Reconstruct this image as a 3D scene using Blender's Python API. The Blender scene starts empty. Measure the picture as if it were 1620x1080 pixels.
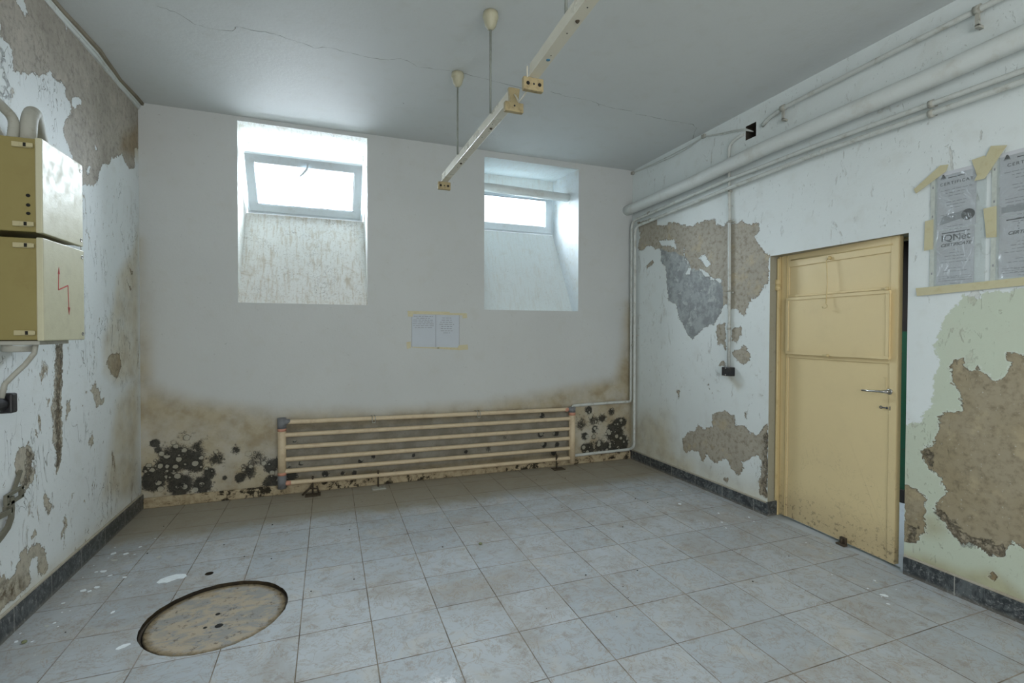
import bpy, math, random
import numpy as np
from mathutils import Vector, Matrix

random.seed(7)
SC = bpy.context.scene
COL = SC.collection
W, D, H = 4.6875, 4.6899, 3.2836          # room: x 0..W, back wall at y=D, ceiling at H
Y0 = -1.9                                 # wall behind the camera

# ---------------------------------------------------------------- camera
F, YAW, PITCH, ROLL = 763.18, 0.3522, -0.0154, 0.0029
cam_d = bpy.data.cameras.new('camera'); cam = bpy.data.objects.new('camera', cam_d); COL.objects.link(cam)
cam_d.sensor_fit = 'HORIZONTAL'; cam_d.sensor_width = 36.0
cam_d.lens = 36.0 * F / 1620.0
cam_d.shift_x = 8.825 / 1620.0; cam_d.shift_y = -3.979 / 1620.0
cam_d.clip_start = 0.02
fw = Vector((math.sin(YAW) * math.cos(PITCH), math.cos(YAW) * math.cos(PITCH), math.sin(PITCH)))
rt = Vector((math.cos(YAW), -math.sin(YAW), 0)); up = rt.cross(fw)
r2 = rt * math.cos(ROLL) + up * math.sin(ROLL); u2 = up * math.cos(ROLL) - rt * math.sin(ROLL)
mw = Matrix((r2, u2, -fw)).transposed().to_4x4(); mw.translation = Vector((1.4375, 0, 1.45))
cam.matrix_world = mw
SC.camera = cam

# ---------------------------------------------------------------- light and exposure
SC.view_settings.view_transform = 'Standard'
SC.view_settings.look = 'None'
SC.view_settings.gamma = 1.0
SC.view_settings.use_curve_mapping = False
SC.view_settings.exposure = 0.0
wd = bpy.data.worlds.new('overcast_sky'); SC.world = wd; wd.use_nodes = True
wd.node_tree.nodes['Background'].inputs[0].default_value = (0.90, 0.94, 1.0, 1)
wd.node_tree.nodes['Background'].inputs[1].default_value = 1.55

def area(name, loc, aim, sx, sy, power, col, spread=180):
    l = bpy.data.lights.new(name, 'AREA'); l.shape = 'RECTANGLE'; l.size = sx; l.size_y = sy
    l.energy = power; l.color = col; l.spread = math.radians(spread)
    o = bpy.data.objects.new(name, l); COL.objects.link(o)
    o.location = loc; o.rotation_euler = Vector(aim).to_track_quat('-Z', 'Y').to_euler()
    return o
area('daylight_window_1', (1.24, D + 0.95, 3.30), (0.0, -1, -0.50), 1.3, 0.9, 200, (0.82, 0.905, 1.0), 140)
area('daylight_window_2', (3.44, D + 0.95, 3.30), (0.0, -1, -0.50), 1.3, 0.9, 200, (0.82, 0.905, 1.0), 140)
area('daylight_rear_opening', (2.2, Y0 - 0.15, 2.0), (0, 1, -0.02), 3.6, 2.0, 72, (1.0, 0.965, 0.93))  # added warm fill light behind the camera, no visible source
area('corridor_light', (W + 0.85, 3.1, 2.5), (0, 0, -1), 0.5, 0.9, 15, (0.85, 0.93, 1.0), 90)

# ---------------------------------------------------------------- helpers
def tagit(o, label=None, cat=None, group=None, kind=None):
    if label: o['label'] = label
    if cat: o['category'] = cat
    if group: o['group'] = group
    if kind: o['kind'] = kind
    return o
def thing(name, label, cat, loc=(0, 0, 0), group=None, rot=None):
    o = bpy.data.objects.new(name, None); COL.objects.link(o); o.location = loc
    o.empty_display_size = 0.05
    if rot: o.rotation_euler = rot
    return tagit(o, label, cat, group)
class MB:
    def __init__(s): s.v = []; s.f = []; s.m = []; s.s = []
    def add(s, vs, fs, m=0, smooth=False):
        b = len(s.v); s.v += [tuple(v) for v in vs]
        for f in fs: s.f.append(tuple(b + i for i in f)); s.m.append(m); s.s.append(smooth)
        return s
    def box(s, a, b, m=0):
        x0, y0, z0 = a; x1, y1, z1 = b
        return s.add([(x0,y0,z0),(x1,y0,z0),(x1,y1,z0),(x0,y1,z0),(x0,y0,z1),(x1,y0,z1),(x1,y1,z1),(x0,y1,z1)],
                     [(0,3,2,1),(4,5,6,7),(0,1,5,4),(1,2,6,5),(2,3,7,6),(3,0,4,7)], m)
    def hexa(s, p, m=0):
        return s.add(p, [(0,3,2,1),(4,5,6,7),(0,1,5,4),(1,2,6,5),(2,3,7,6),(3,0,4,7)], m)
    def tube(s, path, r, n=14, m=0, cap=True, rs=None):
        P = [Vector(p) for p in path]; N = len(P); T = []
        for i in range(N):
            d = (P[min(i+1, N-1)] - P[max(i-1, 0)]); T.append(d.normalized())
        ref = Vector((0, 0, 1)) if abs(T[0].z) < .9 else Vector((1, 0, 0))
        u = T[0].cross(ref).normalized(); vs = []
        for i in range(N):
            u = (u - T[i] * u.dot(T[i])).normalized(); w = T[i].cross(u)
            rr = rs[i] if rs else r
            for k in range(n):
                a = 2 * math.pi * k / n
                vs.append(P[i] + (u * math.cos(a) + w * math.sin(a)) * rr)
        fs = [(i*n+k, i*n+(k+1) % n, (i+1)*n+(k+1) % n, (i+1)*n+k) for i in range(N-1) for k in range(n)]
        s.add(vs, fs, m, True)
        if cap: s.add(vs[:n], [tuple(range(n))[::-1]], m); s.add(vs[-n:], [tuple(range(n))], m)
        return s
    def lathe(s, c, axis, prof, n=24, m=0):
        """prof: list of (distance along axis, radius)"""
        a = Vector(axis).normalized(); ref = Vector((0,0,1)) if abs(a.z) < .9 else Vector((1,0,0))
        u = a.cross(ref).normalized(); w = a.cross(u); c = Vector(c); vs = []
        for h, r in prof:
            for k in range(n):
                t = 2*math.pi*k/n; vs.append(c + a*h + (u*math.cos(t) + w*math.sin(t))*max(r, 1e-5))
        fs = [(i*n+k, i*n+(k+1) % n, (i+1)*n+(k+1) % n, (i+1)*n+k) for i in range(len(prof)-1) for k in range(n)]
        return s.add(vs, fs, m, True)
    def prism(s, pts, nrm, th, m=0):
        """flat outline (3D points) thickened along nrm"""
        nv = Vector(nrm) * th; n = len(pts); A = [Vector(p) for p in pts]
        vs = A + [p + nv for p in A]
        s.add(vs, [tuple(range(n))[::-1], tuple(range(n, 2*n))] + [(i, (i+1) % n, n+(i+1) % n, n+i) for i in range(n)], m)
        return s
    def build(s, name, mats, parent=None, bevel=0, fixn=True):
        me = bpy.data.meshes.new(name); me.from_pydata(s.v, [], s.f)
        if not isinstance(mats, (list, tuple)): mats = [mats]
        for x in mats: me.materials.append(x)
        me.polygons.foreach_set('material_index', s.m); me.polygons.foreach_set('use_smooth', s.s)
        me.update()
        if fixn:
            import bmesh
            bm = bmesh.new(); bm.from_mesh(me)
            bmesh.ops.remove_doubles(bm, verts=bm.verts, dist=1e-6)
            bmesh.ops.recalc_face_normals(bm, faces=bm.faces); bm.to_mesh(me); bm.free()
        o = bpy.data.objects.new(name, me); COL.objects.link(o)
        if parent: o.parent = parent
        if bevel:
            b = o.modifiers.new('bevel', 'BEVEL'); b.width = bevel; b.segments = 2; b.limit_method = 'ANGLE'; b.angle_limit = math.radians(40)
        return o
def fillet(pts, r, n=8):
    P = [Vector(p) for p in pts]; out = [P[0]]
    for i in range(1, len(P)-1):
        a = (P[i-1]-P[i]); b = (P[i+1]-P[i]); rr = min(r, a.length*.49, b.length*.49)
        a = P[i] + a.normalized()*rr; b = P[i] + b.normalized()*rr
        for k in range(n+1):
            t = k/n; out.append(a*(1-t)**2 + P[i]*2*t*(1-t) + b*t*t)
    out.append(P[-1]); return out

# ---------------------------------------------------------------- node materials
def lin(r, g, b):
    f = lambda c: (c/255/12.92) if c/255 <= .04045 else ((c/255+.055)/1.055)**2.4
    return (f(r), f(g), f(b), 1)
class NT:
    def __init__(s, name):
        s.mat = bpy.data.materials.new(name); s.mat.use_nodes = True
        s.t = s.mat.node_tree; s.b = s.t.nodes['Principled BSDF']
        s.co = s.n('ShaderNodeTexCoord').outputs['Object']
    def n(s, typ, **kw):
        x = s.t.nodes.new(typ)
        for k, v in kw.items(): setattr(x, k, v)
        return x
    def put(s, sock, v):
        if hasattr(v, 'links') or isinstance(v, bpy.types.NodeSocket): s.t.links.new(v, sock)
        else:
            if sock.type == 'RGBA' and not hasattr(v, '__len__'): v = (v, v, v, 1)
            if sock.type == 'RGBA' and len(v) == 3: v = (*v, 1)
            sock.default_value = v
    def math(s, op, a, b=0.0, c=0.0, clamp=False):
        x = s.n('ShaderNodeMath', operation=op, use_clamp=clamp)
        for i, v in enumerate((a, b, c)): s.put(x.inputs[i], v)
        return x.outputs[0]
    def add(s, a, b): return s.math('ADD', a, b)
    def mul(s, a, b, clamp=False): return s.math('MULTIPLY', a, b, clamp=clamp)
    def sub(s, a, b): return s.math('SUBTRACT', a, b)
    def mx(s, a, b): return s.math('MAXIMUM', a, b)
    def mn(s, a, b): return s.math('MINIMUM', a, b)
    def ss(s, v, lo, hi, a=0.0, b=1.0):
        x = s.n('ShaderNodeMapRange', interpolation_type='SMOOTHSTEP')
        s.put(x.inputs[0], v); x.inputs[1].default_value = lo; x.inputs[2].default_value = hi
        x.inputs[3].default_value = a; x.inputs[4].default_value = b
        return x.outputs[0]
    def mapped(s, scale=(1,1,1), loc=(0,0,0)):
        x = s.n('ShaderNodeMapping'); s.put(x.inputs[0], s.co); x.inputs['Scale'].default_value = scale; x.inputs['Location'].default_value = loc
        return x.outputs[0]
    def noise(s, scale, detail=4, rough=.55, dist=0, vec=None, off=0):
        x = s.n('ShaderNodeTexNoise'); v = vec if vec is not None else (s.mapped(loc=(off, off*.7, off*.3)) if off else s.co)
        s.put(x.inputs['Vector'], v); x.inputs['Scale'].default_value = scale; x.inputs['Detail'].default_value = detail
        x.inputs['Roughness'].default_value = rough; x.inputs['Distortion'].default_value = dist
        return x.outputs[0]
    def vor(s, scale, feature='F1', vec=None, rnd=1):
        x = s.n('ShaderNodeTexVoronoi', feature=feature); s.put(x.inputs['Vector'], vec if vec is not None else s.co)
        x.inputs['Scale'].default_value = scale; x.inputs['Randomness'].default_value = rnd
        return x
    def attr(s, name):
        x = s.n('ShaderNodeAttribute', attribute_name=name); return x.outputs['Fac']
    def mix(s, f, a, b):
        x = s.n('ShaderNodeMix', data_type='RGBA'); s.put(x.inputs[0], f); s.put(x.inputs[6], a); s.put(x.inputs[7], b)
        return x.outputs[2]
    def ramp(s, v, stops):
        x = s.n('ShaderNodeValToRGB'); s.put(x.inputs[0], v); e = x.color_ramp.elements
        while len(e) < len(stops): e.new(.5)
        for i, (p, c) in enumerate(stops): e[i].position = p; e[i].color = c if len(c) == 4 else (*c, 1)
        return x.outputs[0]
    def bump(s, h, dist=.003, strength=1.0, normal=None):
        x = s.n('ShaderNodeBump'); s.put(x.inputs['Height'], h); x.inputs['Distance'].default_value = dist
        x.inputs['Strength'].default_value = strength
        if normal is not None: s.t.links.new(normal, x.inputs['Normal'])
        return x.outputs[0]
    def out(s, col, rough=.6, normal=None, metal=0, spec=None):
        s.put(s.b.inputs['Base Color'], col); s.put(s.b.inputs['Roughness'], rough); s.b.inputs['Metallic'].default_value = metal
        if spec is not None: s.b.inputs['Specular IOR Level'].default_value = spec
        if normal is not None: s.t.links.new(normal, s.b.inputs['Normal'])
        return s.mat

def painted(name, col, dirt=(.12, .09, .05), rough=.4, wear=.35, scale=14, chip=None, bd=.0008, off=0, spec=.4):
    """paint with dirt blotches, small chips and slightly uneven brush surface"""
    q = NT(name); n1 = q.noise(scale, 5, .65, off=off); n2 = q.noise(scale*7, 4, .6, off=off+3)
    c = q.mix(q.mul(q.ss(n1, .48, .78), wear), col, dirt)
    c = q.mix(q.mul(q.ss(n2, .6, .8), wear*.8), c, dirt)
    if chip is not None:
        n3 = q.noise(scale*2.3, 6, .7, off=off+9); c = q.mix(q.ss(n3, .66, .68), c, chip)
    return q.out(c, q.ss(n1, .3, .8, rough, min(1, rough+.25)), q.bump(q.add(n1, q.mul(n2, .4)), bd), spec=spec)
def plain(name, col, rough=.5, metal=0, emit=None):
    q = NT(name); n = q.noise(60, 3)
    c = q.mix(q.ss(n, .3, .8, 0, .35), col, tuple(x*.6 for x in col[:3]))
    return q.out(c, rough, q.bump(n, .0003), metal)

PAINT = (.66, .70, .69)          # the room's white paint
def wall_mat(name, paint=PAINT, feats=(), old=(.64, .70, .60), plaster=(.43, .37, .29), plaster2=(.50, .45, .37),
             flaw=.0, grain=1.0, plaster3=None, zlow=False, grey=(.30, .32, .31)):
    q = NT(name)
    nb = q.noise(1.3, 3, .5); nm = q.noise(7, 5, .6); nf = q.noise(45, 5, .65, off=4); nvf = q.noise(160, 3, .6)
    paintc = q.mix(q.ss(nb, .35, .7, 0, .35), paint, tuple(x*.90 for x in paint))
    paintc = q.mix(q.mul(q.ss(nm, .5, .75), .16), paintc, (.47, .46, .38))
    paintc = q.mix(q.mul(q.ss(nf, .62, .8), .20), paintc, (.33, .31, .25))
    hgt = q.add(q.mul(nm, .8*grain), q.mul(nf, .45*grain)); col = paintc; rough = .62
    nj = q.noise(21, 5, .72, .6, off=17)
    jit = q.add(q.mul(q.sub(nm, .5), .05), q.add(q.mul(q.sub(nj, .5), .085), q.mul(q.sub(nf, .5), .030)))
    if 'old' in feats:
        m = q.ss(q.add(q.attr('sd_old'), jit), -.004, .004)
        oc = q.mix(q.ss(nm, .4, .75, 0, .4), old, (.55, .58, .47)); oc = q.mix(q.mul(q.ss(nf, .62, .72), .5), oc, (.36, .36, .27))
        col = q.mix(m, col, oc); hgt = q.sub(hgt, q.mul(m, .5))
    if 'peel' in feats:
        if flaw:      # small scattered chips and lifted blisters in the paint
            nv = q.noise(9, 6, .72, 1.2, vec=q.mapped((1, 1.3, .55), (2, 5, 1)))
            region = q.ss(q.noise(2.0, 2, off=7), .42, .6)
            fl = q.mul(q.ss(nv, .615, .625), region)
            nv2 = q.noise(26, 5, .7, 1.5, vec=q.mapped((1, 1.2, .5), (4, 2, 7))); fl = q.mx(fl, q.mul(q.ss(nv2, .655, .665), q.ss(q.noise(1.7, 2, off=27), .40, .55)))
            crk = q.mul(q.ss(q.math('ABSOLUTE', q.sub(q.noise(5, 4, .6, .8, vec=q.mapped((1, 1.6, .5), (9, 1, 4))), .5)), 0, .006, 1, 0), q.ss(q.noise(3.1, 2, off=13), .5, .62))
            fl2 = q.mul(fl, flaw); crk = q.mul(crk, 1.0 if flaw > .6 else 0.0)
        sd = q.attr('sd_peel')
        m = q.ss(q.add(sd, jit), -.0018, .0018)
        ntex = q.noise(26, 6, .7, off=21); nst = q.noise(3, 3, off=2)
        if plaster3:      # another, greyer render on the far part of this wall
            sy = q.n('ShaderNodeSeparateXYZ'); q.put(sy.inputs[0], q.co); far = q.ss(sy.outputs[1], 2.0, 2.7) if not zlow else q.ss(sy.outputs[2], 1.9, 1.3); plaster_ = q.mix(far, plaster, plaster3); plaster2_ = q.mix(far, plaster2, tuple(x*1.12 for x in plaster3))
        else: plaster_, plaster2_ = plaster, plaster2
        pc = q.mix(q.ss(nst, .35, .65), plaster_, plaster2_); pc = q.mix(q.ss(ntex, .45, .70, 0, .75), pc, tuple(x*.58 for x in plaster)); pc = q.mix(q.ss(nm, .54, .68, 0, .5), pc, tuple(min(1, x*1.5) for x in plaster))
        pc = q.mix(q.mul(q.ss(q.noise(70, 3, off=33), .66, .74), .7), pc, (.62, .62, .56))
        if 'grey' in feats:
            g = q.ss(q.add(q.attr('sd_grey'), jit), -.004, .004)
            gc = q.mix(q.ss(q.noise(11, 6, .7, off=43), .40, .60), grey, tuple(x*1.5 for x in grey)); gc = q.mix(q.ss(q.noise(8, 6, .72, .6, off=40), .57, .62, 0, .7), gc, (.52, .56, .54))
            pc = q.mix(g, pc, gc)
        edge = q.mul(q.ss(q.add(sd, jit), -.001, .010, 1, 0), m)
        pc = q.mix(q.mul(edge, .45), pc, (.20, .16, .11))  # dark rim inside the paint edge: painted shade and dirt
        if 'deep' in feats:
            dd = q.ss(q.add(q.attr('sd_deep'), q.mul(jit, 1.5)), -.01, .012)
            dc = q.mix(q.ss(q.noise(38, 6, .75, off=50), .40, .6), (.07, .055, .035), (.38, .33, .24))
            pc = q.mix(q.mul(dd, .85), pc, dc)
        rim = q.mul(q.ss(q.add(sd, jit), -.012, -.002), q.sub(1.0, m))      # lifted pale lip of the paint round the patch
        col = q.mix(q.mul(rim, .35), col, (.80, .83, .80))
        under = q.mul(q.mul(q.ss(q.add(sd, jit), .0005, .0055, 1, 0), m), q.ss(nm, .42, .55)); pc = q.mix(q.mul(under, .75), pc, (.07, .055, .035))  # undercut shade below the paint lip, painted as a thin dark line
        col = q.mix(m, col, pc)
        hgt = q.add(q.mul(q.sub(1.0, m), 2.6), q.add(q.mul(hgt, .55), q.mul(m, q.mul(ntex, 1.6))))
        if 'deep' in feats: hgt = q.sub(hgt, q.mul(dd, 4.0))
        if flaw:
            inv = q.sub(1.0, m)
            col = q.mix(q.mul(fl2, inv), col, q.mix(q.ss(nf, .4, .6), (.52, .49, .40), (.22, .18, .12)))
            col = q.mix(q.mul(crk, q.mul(inv, .7)), col, (.17, .16, .12)); hgt = q.sub(hgt, q.mul(q.mx(fl2, crk), 1.6))
    if 'bare' in feats:      # darker grey area behind the radiator
        gb = q.mix(q.ss(nm, .35, .65), (.30, .30, .27), (.22, .215, .18)); col = q.mix(q.mul(q.attr('bare'), .9), col, q.mix(q.ss(nf, .55, .7, 0, .6), gb, (.14, .12, .09)))
    if 'stain' in feats:
        s_ = q.math('MULTIPLY', q.attr('stain'), q.ss(q.noise(4.5, 5, .6, off=60), .2, .7, .55, 1.15))
        warm = q.mix(q.ss(q.noise(9, 4, off=61), .4, .65), (.52, .43, .28), (.38, .29, .17))
        mm = q.n('ShaderNodeMix', data_type='RGBA', blend_type='MULTIPLY'); q.put(mm.inputs[0], q.mul(s_, .92, True)); q.put(mm.inputs[6], col)
        q.put(mm.inputs[7], q.mix(q.ss(nm, .35, .7), (.80, .68, .49), (.61, .49, .32))); col = mm.outputs[2]
    if 'dirt' in feats:
        d_ = q.mul(q.attr('dirt'), q.ss(q.noise(16, 5, .7, off=70), .40, .58)); col = q.mix(d_, col, (.09, .06, .025))
    if 'mould' in feats:
        mo = q.attr('mould'); dn = q.add(mo, q.add(q.mul(q.sub(q.noise(16, 5, .7, off=80), .5), .75), q.mul(q.sub(nvf, .5), .5)))
        v = q.vor(18.5, vec=q.mapped((1, .001, 1.05))); dist = q.add(v.outputs['Distance'], q.mul(q.sub(q.noise(60, 4, .7), .5), .34))
        size = q.ss(v.outputs['Color'], .2, .7, .14, .46)      # colonies of different sizes
        e = q.sub(dist, size)
        disc = q.ss(e, -.05, .01, 1, 0); ring = q.mul(q.ss(e, -.05, .0), q.ss(e, .03, .12, 1, 0))
        fill = q.mul(q.mul(q.ss(dn, .24, .48), q.ss(e, .40, .08, .95, 1.0)), q.ss(nvf, .35, .55, .92, 1.0)); solid = q.ss(dn, .88, 1.04)
        dark = q.mx(q.mul(fill, q.sub(1.0, q.mul(disc, .80))), q.mul(q.mul(ring, q.ss(dn, .08, .30)), .85))
        dark = q.mul(q.mx(dark, solid), .96)
        col = q.mix(q.mul(q.mul(disc, q.ss(dn, .15, .4)), .55), col, (.40, .41, .34))
        col = q.mix(dark, col, (.010, .011, .009))
    return q.out(col, rough, q.bump(hgt, .0034), spec=.35)

def flat_paint(name, c, wear=.3, seed=0, streak=False, grime=(.30, .24, .15)):
    q = NT(name); a = q.noise(5, 6, .7, off=seed, vec=q.mapped((3, 3, .8), (seed, 0, 0)) if streak else None)
    b = q.noise(24, 6, .72, .5, off=seed+1); f = q.noise(90, 3, off=seed+2)
    col = q.mix(q.mul(q.ss(a, .45, .75), wear), c, grime); col = q.mix(q.mul(q.ss(b, .55, .7), wear), col, tuple(x*.8 for x in grime))
    col = q.mix(q.mul(q.ss(b, .70, .72), wear*1.6, True), col, (.10, .08, .06))
    return q.out(col, .6, q.bump(q.add(b, q.mul(f, .3)), .002), spec=.3)

M = {}
M['cream'] = painted('cream_enamel', (.66, .56, .34), (.28, .20, .10), .42, .35, 9)
M['cream_tube'] = painted('cream_radiator_enamel', (.64, .53, .36), (.30, .20, .12), .4, .35, 12, off=5)
M['rust_pink'] = painted('primer_pink', (.60, .30, .21), (.30, .17, .10), .55, .5, 18)
M['bare_steel'] = painted('bare_grey_steel', (.19, .20, .21), (.06, .05, .045), .5, .7, 20)
M['rust'] = painted('rusty_iron', (.065, .05, .032), (.03, .02, .015), .8, .8, 40, bd=.002)
M['white_pipe'] = painted('white_pipe_paint', (.66, .70, .68), (.40, .36, .27), .38, .35, 8, bd=.0015, off=3)
M['white_thin'] = painted('white_conduit_paint', (.58, .61, .58), (.27, .24, .17), .45, .6, 16, off=8)
M['dirty_joint'] = painted('dirty_joint', (.42, .42, .37), (.10, .09, .06), .6, .8, 40)
M['upvc'] = painted('white_window_plastic', (.64, .72, .76), (.35, .33, .28), .3, .25, 12, off=4)
M['gasket'] = plain('dark_gasket', (.05, .06, .07), .6)
M['aluminium'] = painted('dull_aluminium', (.45, .46, .46), (.18, .17, .15), .38, .5, 30)
M['box'] = painted('beige_cabinet_enamel', (.46, .41, .24), (.22, .18, .08), .33, .30, 5, off=2)
M['box_lid'] = painted('beige_cabinet_lid', (.52, .50, .345), (.36, .33, .24), .40, .25, 16, off=6, bd=.0014, spec=.5)
M['box_side'] = painted('yellowed_cabinet_side', (.27, .225, .08), (.18, .13, .05), .45, .25, 5, off=12)  # darker olive than the lid
M['black'] = painted('black_plastic', (.02, .02, .022), (.09, .08, .06), .35, .4, 20)
M['hole'] = plain('dark_hole', (.012, .012, .010), .9)
M['red'] = plain('red_marking', (.50, .045, .035), .5)
M['steel'] = plain('worn_steel', (.45, .45, .43), .3, .9)
M['rod'] = painted('grey_green_rod', (.24, .26, .23), (.10, .09, .06), .45, .5, 30)
M['fix'] = painted('fixture_enamel', (.66, .63, .52), (.42, .35, .22), .22, .15, 3, off=3, bd=.0003, spec=.7)
M['socket'] = painted('yellowed_socket', (.38, .31, .17), (.13, .09, .04), .5, .7, 30)
M['cup'] = painted('yellowed_cup', (.44, .42, .30), (.25, .18, .08), .4, .4, 22)
M['blue'] = plain('blue_dot', (.06, .22, .36), .5)
M['conduit_grey'] = painted('grey_conduit', (.40, .40, .35), (.22, .19, .13), .5, .5, 20)
M['bracket'] = painted('dull_bracket_metal', (.17, .165, .125), (.08, .07, .05), .5, .5, 25)
M['paper'] = painted('aged_paper', (.58, .60, .63), (.52, .50, .46), .7, .3, 6)
M['paper_back'] = painted('grey_paper', (.54, .59, .64), (.45, .45, .44), .7, .25, 9)
M['ink'] = plain('grey_ink', (.24, .25, .27), .8)
M['ink_dark'] = plain('black_ink', (.11, .115, .12), .8)
M['ink_soft'] = plain('pale_ink', (.36, .38, .40), .8)
M['tape'] = painted('yellowed_tape', (.57, .53, .34), (.44, .36, .17), .3, .5, 25, off=1)
M['flake'] = plain('white_flake', (.78, .84, .86), .7)
M['flake_dull'] = plain('dull_flake', (.50, .52, .47), .8)
M['stone'] = plain('green_grey_stone', (.22, .24, .13), .8)
M['stone_dark'] = plain('dark_crumb', (.05, .045, .04), .9)

def tape_glass(name, tr, tint, rough=.15):
    q = NT(name); t = q.n('ShaderNodeBsdfTransparent'); g = q.n('ShaderNodeBsdfGlossy'); g.inputs['Roughness'].default_value = rough
    g.inputs[0].default_value = (1, 1, 1, 1); t.inputs[0].default_value = tint
    x = q.n('ShaderNodeMixShader'); x.inputs[0].default_value = tr
    q.t.links.new(t.outputs[0], x.inputs[1]); q.t.links.new(g.outputs[0], x.inputs[2])
    w = q.bump(q.noise(14, 3, .5, 1.5), .006); q.t.links.new(w, g.inputs['Normal'])
    q.t.links.new(x.outputs[0], q.t.nodes['Material Output'].inputs[0]); return q.mat
M['glass'] = tape_glass('window_glass', .05, (.97, .985, .99, 1), .05)
M['sleeve'] = tape_glass('plastic_sleeve', .10, (.95, .96, .96, 1), .2)
# traced outlines on the walls, in metres: (y, z) left and right wall, (x, z) back wall, (x, y) ceiling
L_PEEL=[[[4.789,3.336],[4.675,2.912],[4.596,2.884],[4.62,2.76],[4.496,2.677],[4.424,2.711],[4.355,2.764],[4.253,2.696],[4.157,2.65],[4.125,2.594],[4.021,2.58],[3.976,2.478],[3.892,2.38],[3.764,2.368],[3.702,2.328],[3.625,2.485],[3.528,2.561],[3.508,2.607],[3.542,2.674],[3.597,2.73],[3.609,2.79],[3.544,2.805],[3.546,2.86],[3.504,2.889],[3.443,2.853],[3.375,2.872],[3.346,2.827],[3.221,2.78],[3.091,2.725],[3.048,2.708],[3.044,2.778],[3.004,2.832],[2.955,2.827],[2.949,2.884],[2.832,2.864],[2.842,3.331],[3.356,3.297],[3.914,3.336]],[[3.405,1.377],[3.481,1.375],[3.458,1.027],[3.469,0.824],[3.441,0.683],[3.389,0.631],[3.397,0.773],[3.362,0.846],[3.374,1.04]],[[3.033,0.859],[3.131,0.877],[3.151,0.855],[3.188,0.81],[3.159,0.757],[3.19,0.718],[3.168,0.681],[3.106,0.634],[3.077,0.661],[3.031,0.756]],[[4.059,1.232],[4.136,1.285],[4.277,1.279],[4.309,1.183],[4.232,1.103],[4.133,1.145]],[[3.813,1.067],[3.88,1.121],[3.947,1.036],[3.963,0.971],[4.035,1.001],[3.998,0.95],[3.91,0.948]],[[2.896,0.318],[2.952,0.263],[2.987,0.261],[3.049,0.299],[3.05,0.344],[3.101,0.352],[3.113,0.316],[3.153,0.338],[3.208,0.327],[3.265,0.291],[3.286,0.24],[3.3,0.176],[3.277,0.137],[3.233,0.134],[3.205,0.179],[3.186,0.26],[3.152,0.268],[3.124,0.218],[3.136,0.157],[3.083,0.145],[2.985,0.151],[2.915,0.144],[2.86,0.16],[2.799,0.208],[2.802,0.384]],[[3.264,0.562],[3.301,0.566],[3.315,0.512],[3.353,0.474],[3.321,0.451],[3.284,0.489]],[[3.562,0.484],[3.59,0.475],[3.571,0.454]],[[3.48,0.342],[3.488,0.303],[3.445,0.259],[3.446,0.293]],[[3.175,0.408],[3.203,0.421],[3.196,0.384],[3.161,0.382]],[[3.518,1.019],[3.56,1.041],[3.55,0.973],[3.509,0.936]],[[3.184,0.945],[3.215,0.902],[3.194,0.906]],[[4.468,1.942],[4.552,1.907],[4.513,1.885]],[[4.442,1.815],[4.51,1.767],[4.487,1.756]],[[3.309,1.087],[3.343,1.07],[3.319,1.047]],[[3.79,0.741],[3.839,0.791],[3.855,0.727],[3.815,0.698]]]
L_ISLE=[[[3.61,2.818],[3.679,2.868],[3.739,2.881],[3.731,2.843],[3.655,2.804],[3.627,2.798]],[[3.06,3.077],[3.146,3.132],[3.153,3.085],[3.174,3.06],[3.136,3.042],[3.09,3.055]],[[3.786,2.462],[3.817,2.502],[3.856,2.508],[3.841,2.444],[3.795,2.436]],[[3.538,3.271],[3.624,3.274],[3.579,3.225],[3.557,3.193]],[[3.912,2.66],[3.966,2.649],[3.93,2.636]]]
L_DEEP=[[[2.947,2.766],[2.967,2.746],[2.959,2.698],[2.993,2.645],[3.01,2.627],[2.978,2.594],[3.013,2.564],[2.943,2.551],[2.863,2.557],[2.867,2.718]],[[3.415,1.363],[3.466,1.362],[3.443,1.03],[3.441,0.723],[3.405,0.666],[3.399,0.839],[3.398,1.036]],[[3.13,0.836],[3.17,0.79],[3.144,0.713],[3.11,0.651],[3.086,0.67],[3.112,0.769]]]
L_DIRT=[[[2.8,0.289],[2.963,0.25],[3.072,0.219],[3.084,0.16],[2.985,0.151],[2.894,0.184],[2.799,0.208]]]
L_STAIN=[[[4.669,2.286],[4.591,2.123],[4.249,1.847],[4.163,1.59],[4.008,1.394],[4.003,1.172],[4.23,1.053],[4.494,1.061],[4.665,1.044]],[[4.227,0.918],[4.641,1.122],[4.617,0.112],[4.295,0.217],[3.984,0.334]],[[4.701,3.116],[4.358,2.897],[4.321,2.773],[4.694,2.829]]]
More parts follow.
